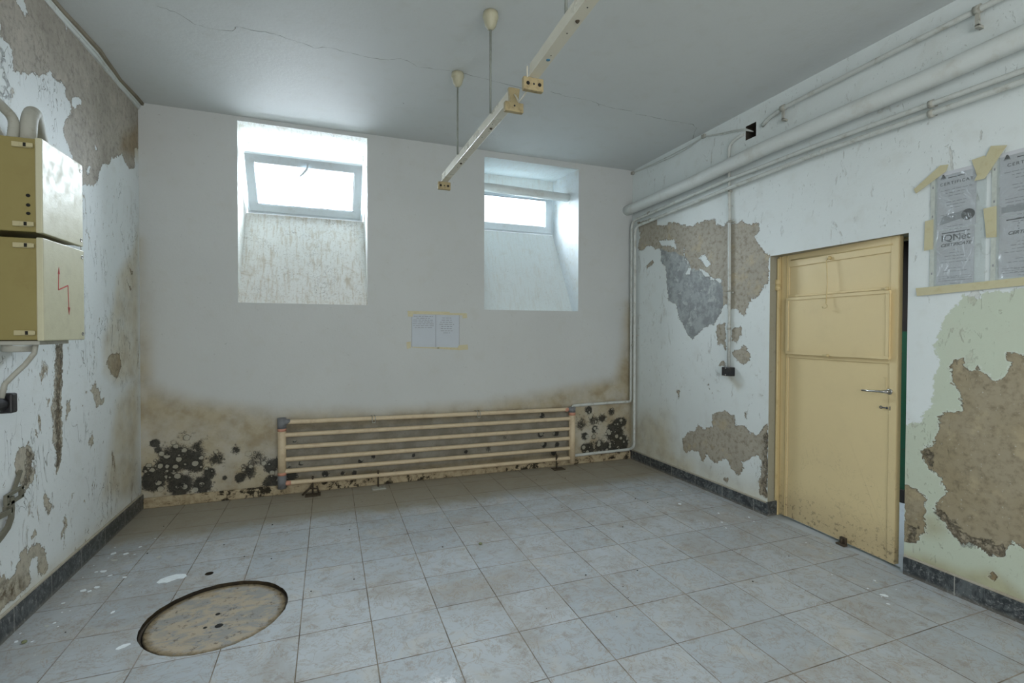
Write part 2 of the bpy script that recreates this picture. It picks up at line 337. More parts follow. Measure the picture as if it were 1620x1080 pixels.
R_PEEL=[[[4.596,2.68],[4.266,2.656],[4.251,2.572],[4.087,2.547],[4.061,2.559],[4.009,2.557],[3.834,2.487],[3.717,2.455],[3.562,2.478],[3.447,2.456],[3.416,2.416],[3.336,2.378],[3.279,2.41],[3.241,2.38],[3.167,2.372],[3.141,2.395],[3.096,2.35],[2.961,2.319],[2.944,2.278],[2.984,2.231],[2.967,2.173],[2.909,2.096],[2.869,2.049],[2.858,1.848],[2.906,1.826],[2.953,1.748],[3.053,1.685],[3.095,1.574],[3.14,1.604],[3.176,1.641],[3.25,1.651],[3.298,1.698],[3.347,1.67],[3.346,1.625],[3.425,1.522],[3.55,1.492],[3.704,1.388],[3.762,1.428],[3.896,1.595],[3.935,1.731],[4.025,1.753],[4.065,1.79],[4.081,2.017],[4.108,2.125],[4.177,2.186],[4.179,2.328],[4.262,2.323],[4.408,2.392],[4.514,2.354],[4.593,2.385],[4.531,2.498]],[[3.394,1.506],[3.296,1.535],[3.284,1.298],[3.333,1.341],[3.382,1.332],[3.403,1.43]],[[3.229,1.468],[3.129,1.51],[3.12,1.432],[3.173,1.36],[3.228,1.373]],[[3.227,1.285],[3.154,1.302],[3.074,1.348],[3.03,1.237],[3.064,1.186],[3.134,1.189],[3.208,1.242]],[[3.38,1.181],[3.302,1.2],[3.282,1.165],[3.36,1.152]],[[3.501,0.979],[3.458,0.937],[3.437,0.909],[3.483,0.919]],[[4.435,2.175],[4.318,2.223],[4.289,2.192],[4.405,2.143]],[[3.829,0.405],[3.763,0.484],[3.672,0.515],[3.628,0.581],[3.515,0.552],[3.433,0.604],[3.451,0.705],[3.355,0.75],[3.271,0.775],[3.255,0.748],[3.196,0.735],[3.173,0.658],[3.102,0.677],[3.032,0.623],[2.985,0.621],[2.965,0.598],[2.876,0.707],[2.861,0.715],[2.848,0.451],[2.856,0.139],[2.92,0.151],[2.927,0.225],[2.898,0.428],[2.95,0.453],[3.002,0.435],[3.029,0.389],[3.112,0.368],[3.083,0.313],[3.124,0.245],[3.168,0.256],[3.242,0.306],[3.242,0.341],[3.288,0.353],[3.365,0.274],[3.446,0.29],[3.504,0.343],[3.546,0.252],[3.58,0.268],[3.616,0.323],[3.688,0.325],[3.78,0.284],[3.818,0.328]],[[3.922,0.87],[3.873,0.863],[3.891,0.787]],[[3.495,0.957],[3.437,0.932],[3.445,0.895]],[[3.301,0.166],[3.248,0.181],[3.27,0.145]],[[3.078,0.777],[3.059,0.78],[3.063,0.734]],[[1.664,1.261],[1.65,1.294],[1.621,1.299],[1.607,1.257],[1.572,1.251],[1.552,1.269],[1.479,1.2],[1.436,1.228],[1.418,1.286],[1.425,1.35],[1.377,1.357],[1.32,1.347],[1.193,1.426],[1.091,1.075],[1.08,0.371],[1.352,0.384],[1.381,0.395],[1.423,0.337],[1.435,0.291],[1.486,0.294],[1.525,0.302],[1.566,0.31],[1.607,0.293],[1.643,0.331],[1.696,0.4],[1.734,0.441],[1.705,0.523],[1.676,0.55],[1.699,0.633],[1.769,0.668],[1.797,0.771],[1.747,0.819],[1.718,0.898],[1.719,0.97],[1.653,1.025],[1.624,1.02],[1.611,1.057],[1.633,1.141],[1.665,1.173]],[[1.89,0.54],[1.859,0.53],[1.774,0.491],[1.779,0.295],[1.802,0.23],[1.885,0.197]],[[1.484,0.174],[1.47,0.205],[1.451,0.185],[1.455,0.16],[1.476,0.154]]]
R_ISLE=[[[4.207,2.403],[3.981,2.389],[3.917,2.252],[3.955,2.275],[4.058,2.326],[4.165,2.343]],[[3.634,2.145],[3.548,2.164],[3.483,2.069],[3.525,2.044],[3.579,2.105]],[[3.793,2.011],[3.77,2.074],[3.735,2.062],[3.746,2.014]],[[3.832,2.272],[3.807,2.186],[3.795,2.151],[3.735,2.094],[3.77,2.099],[3.843,2.174]],[[3.622,2.04],[3.556,2.009],[3.451,1.943],[3.35,1.917],[3.35,1.895],[3.45,1.912],[3.556,1.977]]]
R_GREY=[[[4.178,2.31],[3.954,2.241],[3.783,2.149],[3.735,2.062],[3.622,2.032],[3.45,1.928],[3.34,1.902],[3.329,1.819],[3.328,1.699],[3.365,1.581],[3.455,1.507],[3.55,1.484],[3.704,1.38],[3.774,1.42],[3.909,1.595],[3.948,1.724],[4.038,1.745],[4.078,1.791],[4.094,2.018],[4.191,2.188]]]
R_DEEP=[[[1.722,0.467],[1.695,0.434],[1.653,0.409],[1.579,0.367],[1.502,0.359],[1.429,0.36],[1.428,0.305],[1.471,0.295],[1.531,0.298],[1.61,0.285],[1.635,0.315],[1.677,0.379],[1.73,0.422]],[[1.862,0.31],[1.81,0.308],[1.809,0.244],[1.86,0.196]],[[2.882,0.647],[2.85,0.653],[2.844,0.143],[2.901,0.157],[2.891,0.376]],[[1.789,0.778],[1.757,0.791],[1.733,0.671],[1.765,0.673]]]
R_OLD=[[[1.257,1.682],[1.375,1.67],[1.433,1.656],[1.512,1.66],[1.543,1.635],[1.609,1.667],[1.635,1.616],[1.662,1.592],[1.704,1.534],[1.732,1.44],[1.756,1.352],[1.733,1.301],[1.715,1.276],[1.743,1.205],[1.749,1.099],[1.756,1.037],[1.8,0.986],[1.807,0.922],[1.979,0.882],[1.957,-0.666],[0.801,-0.493],[0.833,1.644]]]
R_STAIN=[[[4.669,0.445],[4.082,0.547],[3.975,0.293],[3.741,0.189],[3.427,0.124],[2.881,0.109],[2.88,0.045],[4.664,0.044]],[[1.893,0.121],[1.762,0.157],[1.592,0.153],[1.47,0.21],[1.348,0.139],[1.302,0.055],[1.513,0.073],[1.893,0.078]],[[1.792,0.379],[1.73,0.401],[1.677,0.338],[1.711,0.284],[1.782,0.276]],[[3.262,1.107],[3.114,1.004],[3.149,0.957],[3.261,1.048]]]
B_STAIN=[[[-0.011,1.361],[0.025,1.053],[0.172,0.933],[0.341,0.873],[0.549,0.821],[0.962,0.744],[1.881,0.683],[2.881,0.705],[3.586,0.792],[4.446,0.913],[4.569,1.197],[4.607,1.772],[4.777,1.776],[4.793,-0.123],[-0.06,-0.047]],[[-0.043,2.175],[0.007,2.178],[0.016,0.95],[-0.052,0.953]]]
B_MOULD=[[0.082,0.225,0.073,1],[0.051,0.314,0.04,0.7],[0.096,0.527,0.029,0.9],[0.116,0.472,0.028,0.7],[0.27,0.166,0.075,1],[0.43,0.149,0.06,1],[0.305,0.418,0.05,0.9],[0.355,0.354,0.076,0.8],[0.238,0.384,0.117,0.6],[0.164,0.333,0.074,0.6],[0.389,0.312,0.051,0.7],[0.482,0.243,0.043,0.8],[0.535,0.358,0.061,0.45],[0.298,0.575,0.041,0.3],[0.676,0.426,0.036,0.5],[0.71,0.18,0.036,0.9],[0.783,0.224,0.064,0.5],[0.847,0.33,0.083,0.35],[0.958,0.258,0.056,0.7],[0.957,0.113,0.056,0.9],[0.994,0.047,0.038,0.9],[0.389,0.45,0.094,0.35],[0.204,0.241,0.05,0.7],[0.595,0.192,0.018,0.8],[4.521,0.421,0.049,1],[4.579,0.424,0.041,0.9],[4.472,0.317,0.099,0.9],[4.556,0.183,0.083,1],[4.457,0.134,0.082,1],[4.359,0.156,0.057,0.7],[4.278,0.177,0.065,0.7],[4.135,0.146,0.08,0.6],[4.088,0.164,0.047,0.8],[4.04,0.444,0.07,0.4],[4.04,0.375,0.047,0.3],[4.205,0.461,0.071,0.4],[4.213,0.363,0.04,0.6],[4.308,0.483,0.049,0.5],[4.133,0.584,0.039,0.8],[4.429,0.547,0.041,0.6],[4.247,0.074,0.04,0.9],[4.327,0.074,0.041,0.9],[4.011,0.053,0.039,0.9],[4.087,0.296,0.04,0.7],[4.198,0.281,0.024,0.8],[3.551,0.354,0.029,0.9],[3.596,0.244,0.026,0.9],[3.736,0.355,0.03,0.7],[3.572,0.554,0.027,0.8],[3.707,0.147,0.03,0.8],[3.302,0.043,0.035,0.9],[3.56,0.046,0.036,0.8],[2.984,0.06,0.027,0.8],[3.134,0.046,0.035,0.7],[2.798,0.027,0.066,0.6],[2.642,-0.002,0.032,0.8],[2.508,0.018,0.032,0.8],[2.732,0.236,0.016,0.9],[2.97,0.248,0.027,0.4],[3.147,0.344,0.028,0.4],[3.751,0.232,0.023,0.8],[0.998,0.288,0.038,0.6],[0.946,0.251,0.038,0.6],[0.955,0.121,0.047,0.9],[0.988,0.039,0.023,1],[1.107,0.152,0.057,0.7],[1.4,0.144,0.025,0.8],[1.552,0.139,0.018,0.7],[1.655,0.129,0.019,0.7],[1.708,0.234,0.019,0.8],[1.824,0.268,0.016,0.8],[2.204,0.246,0.014,0.9],[1.146,0.463,0.012,0.7],[1.194,0.259,0.017,0.8],[1.088,0.248,0.019,0.8],[2.008,0.038,0.067,0.6],[2.289,0.055,0.046,0.7],[2.335,0.022,0.023,0.8],[2.13,0.014,0.057,0.6],[2.475,0.025,0.059,0.7],[1.76,0.008,0.064,0.5],[1.511,-0.008,0.051,0.4]]
CRACKS=[[[0.531,3.269],[0.611,3.294],[0.682,3.378],[0.754,3.402],[0.888,3.374],[0.921,3.319],[0.993,3.323],[1.093,3.317],[1.158,3.331],[1.26,3.36],[1.348,3.389],[1.457,3.355],[1.569,3.368],[1.684,3.38],[1.802,3.375],[1.894,3.321],[1.957,3.336],[2.016,3.382],[2.171,3.365],[2.285,3.347],[2.434,3.365],[2.624,3.383],[2.823,3.403]],[[3.034,3.373],[3.174,3.396],[3.386,3.394],[3.516,3.427],[3.665,3.439],[3.806,3.432]],[[3.468,3.418],[3.503,3.443]],[[1.993,3.954],[2.012,3.968]],[[3.867,3.461],[3.98,3.461],[4.115,3.468],[4.201,3.465],[4.348,3.461],[4.454,3.461],[4.536,3.509],[4.589,3.587],[4.685,3.724]]]
# ---------------------------------------------------------------- room shell
def sd_poly(U, V, poly):
    """signed distance (positive inside) of grid points to a polygon"""
    d2 = np.full(U.shape, 1e9); ins = np.zeros(U.shape, bool); n = len(poly)
    for i in range(n):
        x0, y0 = poly[i]; x1, y1 = poly[(i+1) % n]; ex, ey = x1-x0, y1-y0; L = ex*ex+ey*ey + 1e-12
        t = np.clip(((U-x0)*ex + (V-y0)*ey)/L, 0, 1)
        d2 = np.minimum(d2, (U-x0-t*ex)**2 + (V-y0-t*ey)**2)
        if y0 != y1:
            c = ((y0 > V) != (y1 > V)) & (U < ex*(V-y0)/(y1-y0) + x0); ins ^= c
    d = np.sqrt(d2); return np.where(ins, d, -d)
def union(U, V, polys):
    r = np.full(U.shape, -1.0)
    for p in polys: r = np.maximum(r, sd_poly(U, V, p))
    return r
def cuts(a, b, step, extra=()):
    n = max(1, int(round((b-a)/step))); c = list(np.linspace(a, b, n+1))
    for e in extra:
        if a < e < b:
            k = min(range(len(c)), key=lambda i: abs(c[i]-e))
            if 0 < k < len(c)-1: c[k] = e
            else: c.append(e)
    return np.array(sorted(c))
def grid(name, us, vs, holes, to3, mats, fields, flip=False, extra=None):
    U, V = np.meshgrid(us, vs, indexing='ij'); nu, nv = len(us), len(vs)
    um = (us[:-1]+us[1:])/2; vm = (vs[:-1]+vs[1:])/2
    keep = np.ones((nu-1, nv-1), bool)
    for (a, b, c, d) in holes: keep &= ~(((um > a) & (um < b))[:, None] & ((vm > c) & (vm < d))[None, :])
    I, J = np.nonzero(keep); a = I*nv+J; q = np.stack([a, a+nv, a+nv+1, a+1], 1)
    if flip: q = q[:, ::-1]
    P = to3(U.ravel(), V.ravel()); used = np.unique(q); mp = np.full(nu*nv, -1); mp[used] = np.arange(len(used))
    q = mp[q]; P = P[used]; nb = len(P); faces = q.tolist(); mi = [0]*len(faces); verts = P.tolist()
    if extra:
        b = len(verts); verts += [tuple(v) for v in extra.v]; faces += [tuple(b+i for i in f) for f in extra.f]; mi += extra.m
    me = bpy.data.meshes.new(name); me.from_pydata(verts, [], faces)
    for m in mats: me.materials.append(m)
    me.polygons.foreach_set('material_index', mi)
    for k, fn in fields.items():
        v = fn(U.ravel()[used], V.ravel()[used]).astype(np.float32)
        v = np.concatenate([v, np.full(len(verts)-nb, -1.0 if k.startswith('sd') else 0.0, np.float32)])
        at = me.attributes.new(k, 'FLOAT', 'POINT'); at.data.foreach_set('value', v)
    me.update(); o = bpy.data.objects.new(name, me); COL.objects.link(o); o['kind'] = 'structure'
    return o
def sstep(x, a, b): t = np.clip((x-a)/(b-a), 0, 1); return t*t*(3-2*t)

# openings
W1 = (0.705, 1.775, 1.693, 3.245); W2 = (2.918, 3.996, 1.673, 3.219); DP = 0.50
def niche_m(name, c, k, seed):
    """whitewash with vertical drip streaks, fine crumbs and a few dark cracks"""
    q = NT(name); st = q.noise(14, 4, .6, vec=q.mapped((3.2, .5, .35), (seed, 0, 0))); f = q.noise(60, 5, .7, off=seed); m = q.noise(7, 5, .7, .8, off=seed+4)
    col = q.mix(q.mul(q.ss(st, .48, .68), .55*k), c, (.52, .46, .35)); col = q.mix(q.mul(q.ss(f, .52, .68), .55*k), col, (.40, .35, .26))
    col = q.mix(q.mul(q.ss(m, .52, .70), .45*k), col, (.46, .40, .29))
    cr = q.mul(q.ss(q.math('ABSOLUTE', q.sub(m, .5)), 0, .008, 1, 0), q.ss(q.noise(4, 3, off=seed+8), .50, .60)); col = q.mix(q.mul(cr, .8*k), col, (.10, .08, .06))
    return q.out(col, .65, q.bump(q.add(q.mul(f, .5), m), .003), spec=.3)
# --- back wall, with its two deep window niches
M['wall_b'] = wall_mat('back_wall_paint', (.565, .59, .58), ('stain', 'mould', 'bare'), grain=.6)
M['niche1'] = niche_m('niche_paint_dirty', (.78, .80, .77), 1.0, 3)
M['niche2'] = niche_m('niche_paint', (.70, .77, .77), .3, 9)
ex = MB()
def niche(mb, o, zb, zl, lip, mi, x0b, x1b, ms):
    x0, x1, z0, z1 = o; y0, y1 = D, D+DP
    n = 10
    def q(a, b, c, d, m): mb.add([a, b, c, d], [(0, 1, 2, 3)], m)
    q((x0,y0,z0),(x0,y0+lip,z0),(x0b,y1,zb),(x0b,y1,z1), mi); q((x0,y0,z0),(x0b,y1,z1),(x0,y0,z1),(x0,y0,z1), mi) if False else mb.add([(x0,y0,z0),(x0,y0+lip,z0),(x0b,y1,zb),(x0b,y1,z1),(x0,y0,z1)], [(0,1,2,3,4)], mi)
    mb.add([(x1,y0,z0),(x1,y0+lip,z0),(x1b,y1,zb),(x1b,y1,z1),(x1,y0,z1)], [(4,3,2,1,0)], ms)
    q((x0,y0,z1),(x0b,y1,z1),(x1b,y1,z1),(x1,y0,z1), mi)               # head
    q((x0,y0,z0),(x1,y0,z0),(x1,y0+lip,z0),(x0,y0+lip,z0), mi)          # ledge
    q((x0,y0+lip,z0),(x1,y0+lip,z0),(x1b,y1,zb),(x0b,y1,zb), mi)        # sloping sill
    q((x0b,y1,zl),(x1b,y1,zl),(x1b,y1,z1),(x0b,y1,z1), mi)              # lintel over the frame
    # outer part of the reveal beyond the frame
    for xx in (x0b, x1b): q((xx,y1,zb),(xx,y1+.12,zb),(xx,y1+.12,z1),(xx,y1,z1), mi)
M['niche_side'] = flat_paint('niche_side_peeling', (.68, .74, .76), .45, 15, False, (.50, .46, .34))
ex2 = MB()
niche(ex2, W1, 2.575, 3.155, .01, 1, .70, 1.775, 1)
niche(ex2, W2, 2.585, 3.075, .13, 2, 2.918, 3.925, 3)
bx = cuts(0, W, .017, (W1[0], W1[1], W2[0], W2[1])); bz = cuts(0, H, .017, (W1[2], W1[3], W2[2], W2[3]))
def mouldf(U, V):
    r = np.zeros(U.shape)
    for x, z, rr, k in B_MOULD:
        d2 = ((U-x)**2 + (V-z)**2)/(rr*rr*1.15); r = np.maximum(r, (k*.9+.12)*np.exp(-d2**1.2*.75))
    return r
def bstain(U, V):
    s = sstep(sd_poly(U, V, B_STAIN[0]), -.10, .10); s2 = sstep(sd_poly(U, V, B_STAIN[1]), -.08, .04)*.6
    s = np.maximum(s, s2)
    corner = sstep(U, 4.45, 4.66)*sstep(V, .5, .8)*sstep(V, 1.5, .8)*1.2; c2 = sstep(U, .14, .0)*sstep(V, 2.2, .9)
    s = np.maximum(np.maximum(s, corner), c2)
    behind = sstep(U, 1.03, 1.1)*sstep(U, 3.9, 3.84)*sstep(V, .60, .54)*sstep(V, .12, .16)
    return np.maximum(s*(1-.5*behind), 0)
wb = grid('wall_back', bx, bz, [W1, W2], lambda u, v: np.stack([u, np.full_like(u, D), v], 1), [M['wall_b'], M['niche1'], M['niche2'], M['niche_side']],
     {'stain': bstain, 'mould': mouldf, 'bare': lambda U, V: sstep(U, 1.03, 1.1)*sstep(U, 3.9, 3.84)*sstep(V, .66, .60)*sstep(V, .08, .12)}, extra=ex2)

# --- left wall
M['wall_l'] = wall_mat('left_wall_paint', (.76, .81, .82), ('peel', 'deep', 'stain', 'dirt'), plaster=(.345, .315, .265), plaster2=(.44, .405, .345), plaster3=(.47, .44, .355), zlow=True, flaw=1.0)
ly = np.concatenate([np.linspace(Y0, 2.7, 12)[:-1], cuts(2.7, D, .013)]); lz = cuts(0, H, .013)
grid('wall_left', ly, lz, [], lambda u, v: np.stack([np.zeros_like(u), u, v], 1), [M['wall_l']],
     {'sd_peel': lambda U, V: np.minimum(union(U, V, L_PEEL), -union(U, V, L_ISLE)),
      'sd_deep': lambda U, V: union(U, V, L_DEEP),
      'stain': lambda U, V: np.maximum(np.maximum(sstep(sd_poly(U, V, L_STAIN[0]), -.06, .08)*.75, sstep(sd_poly(U, V, L_STAIN[1]), -.1, .1)*.8), np.maximum(sstep(sd_poly(U, V, L_STAIN[2]), -.06, .06)*.9, sstep(V, .25, .05)*.6)),
      'dirt': lambda U, V: np.maximum(sstep(sd_poly(U, V, L_DIRT[0]), -.04, .05), sstep(sd_poly(U, V, L_DEEP[1]), -.02, .02)*.6)}, flip=False)

# --- right wall with the doorway
DO = (1.884, 2.848, 0.0, 2.046)
M['wall_r'] = wall_mat('right_wall_paint', (.735, .79, .78), ('old', 'peel', 'grey', 'deep', 'stain'), plaster=(.335, .28, .175), plaster2=(.37, .32, .22), plaster3=(.385, .355, .29), flaw=.30, old=(.55, .61, .49), grey=(.25, .27, .27))
M['jamb'] = flat_paint('jamb_paint', (.33, .32, .25), .7, 21, False, (.30, .27, .20))
TH = .28
ex3 = MB()
ex3.add([(W, DO[1], 0), (W+TH, DO[1], 0), (W+TH, DO[1], DO[3]), (W, DO[1], DO[3])], [(0, 1, 2, 3)], 1)
ex3.add([(W, DO[0], 0), (W+TH, DO[0], 0), (W+TH, DO[0], DO[3]), (W, DO[0], DO[3])], [(3, 2, 1, 0)], 1)
ex3.add([(W, DO[0], DO[3]), (W+TH, DO[0], DO[3]), (W+TH, DO[1], DO[3]), (W, DO[1], DO[3])], [(0, 1, 2, 3)], 1)
HO = (2.995, 3.10, 3.04, 3.155)      # broken junction recess
ex3.add([(W, HO[0], HO[2]), (W, HO[1], HO[2]), (W, HO[1], HO[3]), (W, HO[0], HO[3]), (W+.09, HO[0], HO[2]), (W+.09, HO[1], HO[2]), (W+.09, HO[1], HO[3]), (W+.09, HO[0], HO[3])],
        [(0, 1, 5, 4), (1, 2, 6, 5), (2, 3, 7, 6), (3, 0, 4, 7), (4, 5, 6, 7)], 2)
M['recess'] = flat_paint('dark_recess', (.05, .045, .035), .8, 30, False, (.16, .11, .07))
ry = np.concatenate([np.linspace(Y0, 1.25, 8)[:-1], cuts(1.25, D, .013, (DO[0], DO[1], HO[0], HO[1]))]); rz = cuts(0, H, .013, (DO[3], HO[2], HO[3]))
grid('wall_right', ry, rz, [DO, HO], lambda u, v: np.stack([np.full_like(u, W), u, v], 1), [M['wall_r'], M['jamb'], M['recess']],
     {'sd_peel': lambda U, V: np.minimum(union(U, V, R_PEEL), -union(U, V, R_ISLE)),
      'sd_grey': lambda U, V: union(U, V, R_GREY), 'sd_deep': lambda U, V: union(U, V, R_DEEP)-.01, 'sd_old': lambda U, V: np.maximum(union(U, V, R_OLD), np.where(U < 1.3, .2, -1)),
      'stain': lambda U, V: np.maximum(np.maximum(sstep(sd_poly(U, V, R_STAIN[0]), -.25, .15)*.8, sstep(sd_poly(U, V, R_STAIN[1]), -.04, .04)*.7),
                                       np.maximum(sstep(U, 4.50, 4.68)*sstep(V, 1.9, .9)*.8, np.maximum(sstep(sd_poly(U, V, R_STAIN[2]), -.05, .05)*.6, sstep(sd_poly(U, V, R_STAIN[3]), -.03, .03)*.4)))}, flip=True, extra=ex3)

# --- ceiling with hairline cracks
M['ceil'] = wall_mat('ceiling_paint', (.61, .64, .635), (), grain=.7)
M['crack'] = plain('crack', (.20, .21, .19), .9)
c = MB(); c.add([(0, Y0, H), (W, Y0, H), (W, D+.02, H), (0, D+.02, H)], [(0, 1, 2, 3)])
random.seed(3)
for pl in CRACKS:
    pts = []
    for (a, b) in zip(pl, pl[1:]):
        for k in range(4):
            t = k/4; pts.append((a[0]+(b[0]-a[0])*t+random.uniform(-.006, .006), a[1]+(b[1]-a[1])*t+random.uniform(-.006, .006)))
    pts.append(pl[-1]); w_ = [random.choice((.0006, .0012, .0022)) for _ in pts]
    for i in range(len(pts)-1):
        (x0, y0), (x1, y1) = pts[i], pts[i+1]; L = math.hypot(x1-x0, y1-y0)+1e-9; nx, ny = -(y1-y0)/L, (x1-x0)/L
        a, b = w_[i], w_[i+1]; z = H-.0006
        c.add([(x0-nx*a, y0-ny*a, z), (x0+nx*a, y0+ny*a, z), (x1+nx*b, y1+ny*b, z), (x1-nx*b, y1-ny*b, z)], [(0, 1, 2, 3)], 1)
tagit(c.build('ceiling', [M['ceil'], M['crack']], fixn=False), kind='structure')

# --- unseen wall behind the camera; wide opening added for the fill light
M['wall_x'] = wall_mat('rear_wall_paint', (.62, .66, .64), ())
OP = (.4, 4.0, 1.0, 3.0); r = MB()
for a, b, c0, d0 in ((0, OP[0], 0, H), (OP[1], W, 0, H), (OP[0], OP[1], 0, OP[2]), (OP[0], OP[1], OP[3], H)):
    r.box((a, Y0-.12, c0), (b, Y0, d0))
tagit(r.build('wall_rear', M['wall_x']), kind='structure')

# --- corridor beyond the door
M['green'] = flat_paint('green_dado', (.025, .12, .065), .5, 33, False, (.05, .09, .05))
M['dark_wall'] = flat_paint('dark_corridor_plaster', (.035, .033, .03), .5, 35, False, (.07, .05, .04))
CX = W+1.35
r = MB()
r.box((CX, .6, 0), (CX+.1, 4.6, 1.46), 0); r.box((CX, .6, 1.46), (CX+.1, 4.6, 2.7), 1)
r.box((CX-.02, .6, 0), (CX, 4.6, .11), 1)
tagit(r.build('wall_corridor', [M['green'], M['dark_wall']]), kind='structure')
r = MB(); r.box((W+TH, .5, 0), (CX, .6, 2.7)); r.box((W+TH, 4.6, 0), (CX, 4.7, 2.7)); r.box((W+TH, .5, 2.7), (CX+.1, 4.7, 2.8))
r.box((W+.1, .5, DO[3]+.06), (W+TH, DO[0]-.02, 2.8)) if False else None
tagit(r.build('wall_corridor_ends', [M['dark_wall']]), kind='structure')
r = MB(); r.box((W+TH-.02, .5, 0), (W+TH, DO[0]-.001, 2.7)); r.box((W+TH-.02, DO[1]+.001, 0), (W+TH, 4.7, 2.7)); r.box((W+TH-.02, DO[0]-.001, DO[3]+.001), (W+TH, DO[1]+.001, 2.7))
tagit(r.build('wall_corridor_near', [M['dark_wall']]), kind='structure')

# --- tiled floor with a manhole and a small drain hole cut through it
def floor_mat(name, dusty=True):
    q = NT(name); T = .331
    sep = q.n('ShaderNodeSeparateXYZ'); q.put(sep.inputs[0], q.co)
    wob = q.mul(q.sub(q.noise(1.1, 2), .5), .006)
    tx = q.math('DIVIDE', q.add(q.sub(sep.outputs[0], .308), wob), T); ty = q.math('DIVIDE', q.add(q.sub(sep.outputs[1], .158), wob), T)
    fx = q.math('FLOOR', tx); fy = q.math('FLOOR', ty)
    gx = q.math('ABSOLUTE', q.sub(q.sub(tx, fx), .5)); gy = q.math('ABSOLUTE', q.sub(q.sub(ty, fy), .5))
    edge = q.mx(gx, gy)
    cmb = q.n('ShaderNodeCombineXYZ'); q.put(cmb.inputs[0], fx); q.put(cmb.inputs[1], fy)
    wn = q.n('ShaderNodeTexWhiteNoise', noise_dimensions='3D'); q.put(wn.inputs['Vector'], cmb.outputs[0])
    # marble veining, shifted per tile
    vm = q.n('ShaderNodeVectorMath', operation='MULTIPLY_ADD'); q.put(vm.inputs[0], wn.outputs['Color']); vm.inputs[1].default_value = (7, 7, 7); q.put(vm.inputs[2], q.co)
    n1 = q.noise(4.2, 5, .6, 1.0, vec=vm.outputs[0]); n2 = q.noise(6.5, 6, .65, 1.6, vec=vm.outputs[0])
    vein = q.ss(q.math('ABSOLUTE', q.sub(n2, .5)), 0, .022, 1, 0); vein2 = q.ss(q.math('ABSOLUTE', q.sub(n1, .47)), 0, .010, 1, 0)
    base = q.mix(wn.outputs['Value'], (.355, .395, .42), (.42, .455, .475))
    base = q.mix(q.ss(n1, .5, .72, 0, .45), base, (.47, .44, .37))
    base = q.mix(q.mul(vein, .60), base, (.30, .245, .175)); base = q.mix(q.mul(vein2, .5), base, (.27, .24, .20))
    # dirt, dust, scuffs
    d1 = q.noise(2.2, 6, .68, .5, off=5); d2 = q.noise(13, 6, .75, off=8); d3 = q.noise(60, 4, .7, off=2)
    base = q.mix(q.mul(q.ss(d1, .45, .68), .50), base, (.29, .255, .20))
    base = q.mix(q.mul(q.ss(d2, .52, .66), .5), base, (.25, .22, .18))
    spots = q.mul(q.ss(d3, .70, .74), .75); base = q.mix(spots, base, (.16, .13, .10))
    # window shade painted brown along the back wall, with dust; dust at the left
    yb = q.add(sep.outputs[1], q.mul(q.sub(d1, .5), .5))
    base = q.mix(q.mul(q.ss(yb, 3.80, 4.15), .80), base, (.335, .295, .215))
    xl = q.add(sep.outputs[0], q.mul(q.sub(d2, .5), .3)); base = q.mix(q.mul(q.ss(xl, .25, .0), .25), base, (.27, .25, .20))
    # pale limescale smear near the camera
    dx = q.math('SUBTRACT', sep.outputs[0], 1.86); dy = q.math('SUBTRACT', sep.outputs[1], 1.83)
    rr = q.math('SQRT', q.add(q.mul(dx, dx), q.mul(dy, dy))); sm = q.mul(q.ss(rr, .05, .22, 1, 0), q.ss(q.noise(35, 5, .75, off=3), .46, .62))
    base = q.mix(q.mul(sm, .85), base, (.80, .84, .86))
    g = q.ss(q.add(edge, q.mul(q.sub(d2, .5), .004)), .4915, .4945)
    gc = q.mix(q.ss(q.noise(6, 3, off=1), .35, .65), (.13, .105, .075), (.30, .26, .20))
    gm = q.mul(g, q.ss(q.noise(2.7, 3, off=9), .30, .5, .55, 1.0)); col = q.mix(gm, base, gc)
    rough = q.add(q.ss(d1, .3, .7, .48, .68), q.mul(g, .3))
    h = q.sub(q.add(q.mul(d2, .15), q.mul(d3, .08)), g)
    return q.out(col, rough, q.bump(h, .0016), spec=.4)
M['floor'] = floor_mat('tiled_floor'); M['grit'] = flat_paint('dark_gap_dirt', (.03, .024, .016), .8, 44, False, (.10, .07, .03))  # near-black lining of the manhole pit and drain hole
MC, MR = (0.897, 2.812), 0.328; HC, HR = (0.761, 3.296), 0.023
fl = MB()
sqs = [(.50, 1.30, 2.41, 3.21, MC, MR, 72), (.70, .82, 3.235, 3.355, HC, HR, 24)]
xs = sorted({0, W} | {s[0] for s in sqs} | {s[1] for s in sqs}); ys = sorted({Y0, D+.02} | {s[2] for s in sqs} | {s[3] for s in sqs})
for x0, x1 in zip(xs, xs[1:]):
    for y0, y1 in zip(ys, ys[1:]):
        cx_, cy_ = (x0+x1)/2, (y0+y1)/2
        if any(s[0] < cx_ < s[1] and s[2] < cy_ < s[3] for s in sqs): continue
        fl.add([(x0, y0, 0), (x1, y0, 0), (x1, y1, 0), (x0, y1, 0)], [(0, 1, 2, 3)])
